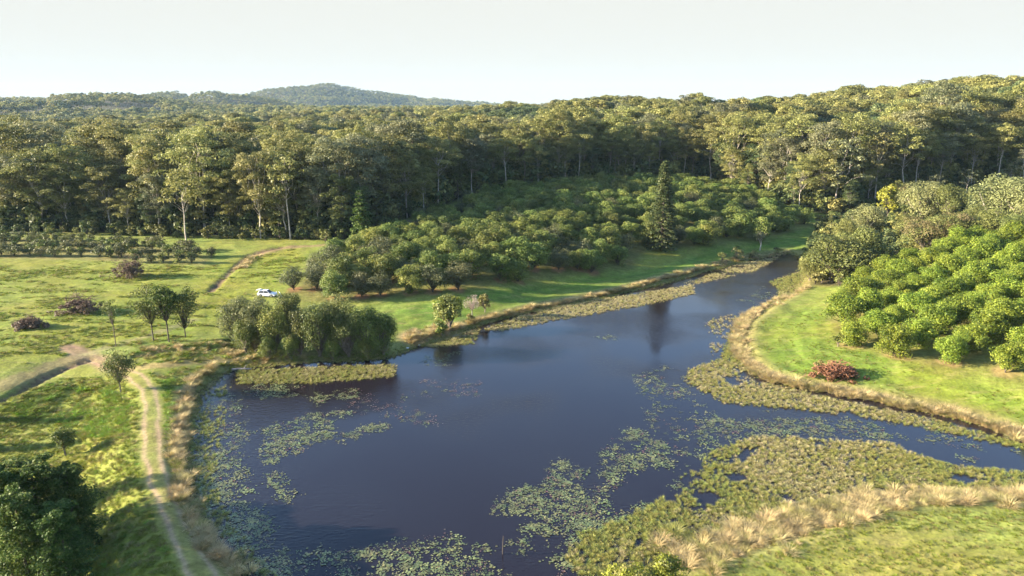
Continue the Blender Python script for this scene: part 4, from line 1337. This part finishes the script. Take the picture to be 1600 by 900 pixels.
# ------------------------------------------------------------------ water plants and grasses
rng = np.random.default_rng(33)
lil = [pad_mesh("lily_pads_%d" % i, 600 + i, 'lily', 10, .8) for i in range(5)]
lilr = [pad_mesh("red_lily_pads_%d" % i, 610 + i, 'lily_red', 7, .9) for i in range(3)]


def fpoly(pts): return flat(*np.array(pts, float).T)


PADS = [([(760, 795), (790, 768), (850, 742), (855, 722), (950, 698), (950, 672), (1000, 667), (1040, 690), (1088, 705), (1055, 732), (975, 742), (985, 772), (960, 800), (992, 815), (900, 862), (870, 842), (800, 830)], 1.5, .44),
        ([(790, 830), (900, 858), (960, 905), (860, 905), (800, 870)], 1.7, .40),
        ([(490, 875), (560, 852), (640, 843), (700, 850), (780, 878), (800, 910), (520, 910)], 1.3, .50),
        ([(292, 680), (352, 690), (372, 760), (430, 820), (482, 870), (510, 910), (395, 910), (330, 825), (290, 745)], 1.4, .50),
        ([(405, 668), (480, 643), (540, 638), (605, 650), (620, 668), (560, 688), (500, 690), (458, 722), (440, 738), (402, 722)], 1.2, .46),
        ([(402, 745), (442, 733), (472, 785), (440, 792)], 1.3, .42), ([(440, 802), (490, 795), (525, 815), (480, 838)], .9, .48),
        ([(985, 587), (1040, 568), (1072, 590), (1132, 632), (1110, 642), (1000, 615)], .8, .47),
        ([(1065, 645), (1200, 636), (1300, 652), (1420, 660), (1445, 692), (1380, 692), (1200, 678), (1090, 705)], .9, .46),
        ([(1440, 660), (1530, 676), (1510, 692), (1440, 690)], .8, .5), ([(1465, 705), (1530, 714), (1512, 733), (1480, 725)], 1.2, .4),
        ([(365, 600), (470, 598), (480, 620), (400, 627)], 1.0, .42), ([(480, 615), (560, 606), (562, 630), (490, 637)], 1.0, .42),
        ([(915, 515), (985, 530), (960, 542)], .5, .45), ([(330, 640), (400, 650), (410, 690), (350, 700)], .6, .56), ([(725, 755), (742, 755), (742, 768), (725, 768)], .25, None),
        ([(650, 556), (730, 545), (722, 572), (660, 575)], .35, .5), ([(1150, 470), (1220, 430), (1245, 425), (1200, 480)], .25, .5), ([(1280, 640), (1600, 700), (1600, 720), (1300, 672)], .5, .5)]
PADS += [([(985, 587), (1060, 640), (1300, 660), (1290, 690), (1150, 690), (1080, 740), (1000, 660)], .45, .50), ([(280, 660), (330, 600), (380, 620), (400, 760), (520, 905), (380, 905), (290, 760)], .7, .46),
         ([(860, 905), (870, 860), (960, 800), (1060, 745), (1100, 760), (960, 880), (950, 905)], 1.0, .46), ([(430, 860), (700, 830), (800, 850), (820, 905), (440, 905)], .6, .52)]
P = np.concatenate([fill(fpoly(p), d * 2.0, rng, (t - .02) if t else t, .2, 70 + i, 1.5) for i, (p, d, t) in enumerate(PADS)])
P = P[inside(P, LAKE)]
scatter("lily_pads", np.concatenate([P, np.full((len(P), 1), .03)], 1), lil + lilr, .45 + .75 * rng.random(len(P)) ** 1.5, rng, "pale green lily pads floating in drifts on the pond", np.where(rng.random(len(P)) < .1, 5, 0) + rng.integers(0, 3, len(P)) % 5)
n_l = len(P)
REDS = [([(620, 600), (700, 588), (762, 596), (742, 640), (692, 672), (615, 662)], .55, .47), ([(540, 600), (640, 640), (620, 660), (520, 645)], .5, .46), ([(1020, 600), (1080, 612), (1060, 622), (1010, 615)], .4, .44), ([(1090, 505), (1180, 488), (1170, 512), (1110, 520)], .5, .4),
        ([(880, 790), (960, 745), (985, 760), (900, 810)], .5, .45), ([(970, 690), (1040, 700), (1020, 730), (960, 740)], .4, .5)]
P = np.concatenate([fill(fpoly(p), d, rng, t, .16, 90 + i, 1.5) for i, (p, d, t) in enumerate(REDS)])
P = P[inside(P, LAKE)]
scatter("red_lily_pads", np.concatenate([P, np.full((len(P), 1), .03)], 1), lilr + lil[:1], .45 + .75 * rng.random(len(P)) ** 1.5, rng, "reddish lily pads thinly spread on the open pond")

sed = [tuft_mesh("sedge_%d" % i, 620 + i, ('sedge', 'sedge', 'sedge_green', 'sedge_tan')[i], 42, .46, .62, .013, .9) for i in range(4)]
REEDS = [([(880, 872), (900, 832), (980, 802), (1058, 764), (1065, 737), (1110, 702), (1180, 680), (1280, 685), (1390, 690), (1430, 708), (1500, 728), (1610, 736), (1610, 780), (1440, 785), (1340, 805), (1240, 832), (1085, 876), (1000, 905), (900, 905)], 2.6, .30, 1),
         ([(1240, 455), (1192, 486), (1150, 520), (1155, 560), (1190, 597), (1300, 622), (1450, 652), (1610, 696), (1610, 706), (1400, 662), (1250, 642), (1130, 632), (1068, 597), (1075, 576), (1120, 562), (1140, 520), (1190, 478)], 2.2, .30, 1),
         ([(750, 515), (850, 481), (950, 465), (1085, 444), (1088, 460), (1000, 480), (880, 500), (780, 519)], 1.6, .25, 2),
         ([(365, 578), (620, 568), (622, 590), (500, 601), (370, 602)], 2.2, .28, 1), ([(640, 540), (690, 525), (755, 512), (742, 538), (680, 545)], 2.2, .2, 1),
         ([(290, 650), (330, 606), (362, 600), (352, 680), (340, 760), (380, 830), (435, 905), (370, 905), (300, 785)], 1.1, .42, 3),
         ([(1200, 440), (1258, 420), (1232, 470), (1195, 486), (1215, 455)], 1.5, .3, 1), ([(1060, 445), (1160, 410), (1225, 400), (1180, 425), (1090, 445)], 1.2, .36, 2), ([(1100, 500), (1170, 486), (1165, 520), (1110, 560)], .5, .45, 2)]
PP, II = [], []
for i, (p, d, t, k) in enumerate(REEDS):
    Q = fill(fpoly(p), d * 4.2, rng, t, .2, 110 + i, 1.2)
    PP.append(Q)
    n = len(Q)
    r = rng.random(n)
    v = fbm(Q[:, 0] * .08, Q[:, 1] * .08, 130) + (rng.random(n) - .5) * .3
    II.append({1: np.where(v > .56, 3, np.where(v < .44, 2, 0)) * (r < .6) + (r >= .6) * rng.integers(0, 2, n), 2: np.where(r < .75, 3, 0), 3: np.where(r < .7, 2, 0)}[k])
P = np.concatenate(PP); II = np.concatenate(II)
ok = inside(P, LAKE); P = P[ok]; II = II[ok]
Q = along(np.concatenate([LAKE[2:], LAKE[:1]]), 1.5, 9.0, rng)
Q = Q[inside(Q, LAKE) | (rng.random(len(Q)) < .5)]
P = np.concatenate([P, Q]); II = np.concatenate([II, rng.integers(0, 4, len(Q))])
scatter("reeds", np.concatenate([P, np.maximum(.02, height(P) - .03)[:, None]], 1), sed, (.36 + .40 * rng.random(len(P))), rng, "olive and tan reeds standing in the pond's shallows", II, .08)
n_r = len(P)

dry = [tuft_mesh("straw_%d" % i, 640 + i, ('straw', 'straw', 'straw', 'straw_green')[i], 130, .85, 1.2, .015, 1.1) for i in range(4)]
BANDS = [([(1180, 488), (1160, 508), (1152, 530), (1154, 550), (1166, 571), (1195, 592), (1240, 604), (1300, 613), (1370, 627), (1450, 644), (1520, 659), (1600, 685), (1720, 728)], 1.3, 3.0, .98),
         ([(1182, 486), (1225, 468), (1262, 448)], 1.5, 1.2, .75), ([(1050, 884), (1110, 864), (1160, 851), (1240, 824), (1330, 802), (1400, 787), (1480, 781), (1600, 780), (1750, 788)], 2.6, 3.0, .95),
         ([(378, 905), (330, 856), (300, 808), (283, 760), (276, 715), (279, 670), (290, 625), (306, 590), (335, 570)], 1.0, 2.6, .85),
         ([(640, 533), (690, 518), (750, 500), (830, 482), (900, 469), (970, 454), (1040, 434), (1100, 418)], .7, 3.2, .9), ([(630, 530), (655, 524), (690, 512)], 3.5, 1.0, .8),
         ([(205, 560), (260, 548), (330, 541), (400, 538)], 2.2, .8, .7), ([(330, 548), (370, 556), (420, 560)], 2.2, 1.0, .7), ([(1095, 420), (1150, 405), (1235, 392)], 2.0, .7, .7), ([(375, 420), (390, 405), (400, 400)], 1.6, 1.2, .8)]
PP, SS = [], []
for p, half, dens, sc in BANDS:
    Q = along(gpoly(p), half, dens, rng)
    PP.append(Q); SS.append(sc * (.35 + .95 * rng.random(len(Q))))
P = np.concatenate(PP); s = np.concatenate(SS)
pts = on_ground(P); pts[:, 2] = np.maximum(pts[:, 2], .05) - .05
scatter("dry_grass", pts, dry, s, rng, "tall straw-coloured grass along the pond banks", None, .12)
n_d = len(P)

# rough grass on the pastures
gt = [tuft_mesh("grass_%d" % i, 660 + i, ('grass', 'grass', 'grass_dry', 'weed')[i], 60, .36, .95, .03, 1.0) for i in range(4)]
PP, II, SS = [], [], []
for poly, dens, thr, w, sc in ((NEARL, 3.6, .24, (.42, .26, .26, .06), .55), (MEADOW, 1.8, .56, (.5, .25, .22, .03), .62), (FIELD_BR, 3.2, .40, (.35, .30, .35, .0), .30), (LAWN_R, 1.6, .5, (.35, .35, .22, .08), .30),
                               (gpoly([(240, 600), (270, 590), (268, 700), (285, 790), (330, 880), (318, 880), (255, 780), (242, 690)]), 3.0, .3, (.2, .2, .1, .5), .75),
                               (gpoly([(10, 640), (80, 600), (180, 600), (215, 640), (200, 680), (60, 668)]), 1.4, .44, (.2, .1, .05, .65), 1.0), (gpoly([(340, 570), (400, 555), (620, 556), (640, 545), (620, 565), (380, 580)]), 1.5, .3, (.3, .3, .3, .1), .7),
                               (gpoly([(190, 540), (300, 530), (420, 535), (360, 560), (220, 580)]), 1.2, .35, (.3, .2, .45, .05), .8), (gpoly([(210, 590), (330, 570), (340, 580), (300, 600), (240, 610)]), 1.6, .3, (.4, .3, .2, .1), .7)):
    Q = fill(poly, dens, rng, thr, (.10, .42) if poly is MEADOW else ((.12, .5) if poly is FIELD_BR else .3), 150)
    Q = Q[~inside(Q, LAKE) & (seg_dist(Q, TRACK) > 2.0)]
    PP.append(Q); II.append(rng.choice(4, len(Q), p=w)); SS.append(sc * (.5 + .8 * rng.random(len(Q))))
P = np.concatenate(PP); II = np.concatenate(II); s = np.concatenate(SS)
scatter("grass", on_ground(P), gt, s, rng, "rough green grass tufts on the pastures and banks", II, .1)
print("STUFF pads %d reeds %d dry %d grass %d" % (n_l, n_r, n_d, len(P)))

# ------------------------------------------------------------------ haze
if HAZE_DENSITY > 0:
    m, nt, out = mat_new("haze_air")
    v = nt.nodes.new("ShaderNodeVolumePrincipled")
    v.inputs["Color"].default_value = (.52, .76, 1.0, 1)
    v.inputs["Density"].default_value = HAZE_DENSITY
    v.inputs["Anisotropy"].default_value = 0.0
    nt.links.new(v.outputs[0], out.inputs["Volume"])
    q = Quads(); q.box((0, 0, 140), (14800, 14800, 300))
    me = q.mesh("haze", [m]); import bmesh
    bm = bmesh.new(); bm.from_mesh(me); bmesh.ops.remove_doubles(bm, verts=bm.verts[:], dist=.01); bmesh.ops.recalc_face_normals(bm, faces=bm.faces[:]); bm.to_mesh(me); bm.free()
    tag(new_obj("haze", me), "thin pale haze over the valley", kind="stuff")
S.cycles.volume_bounces = 0
S.cycles.max_bounces = 6
S.cycles.diffuse_bounces = 2
S.cycles.transmission_bounces = 3
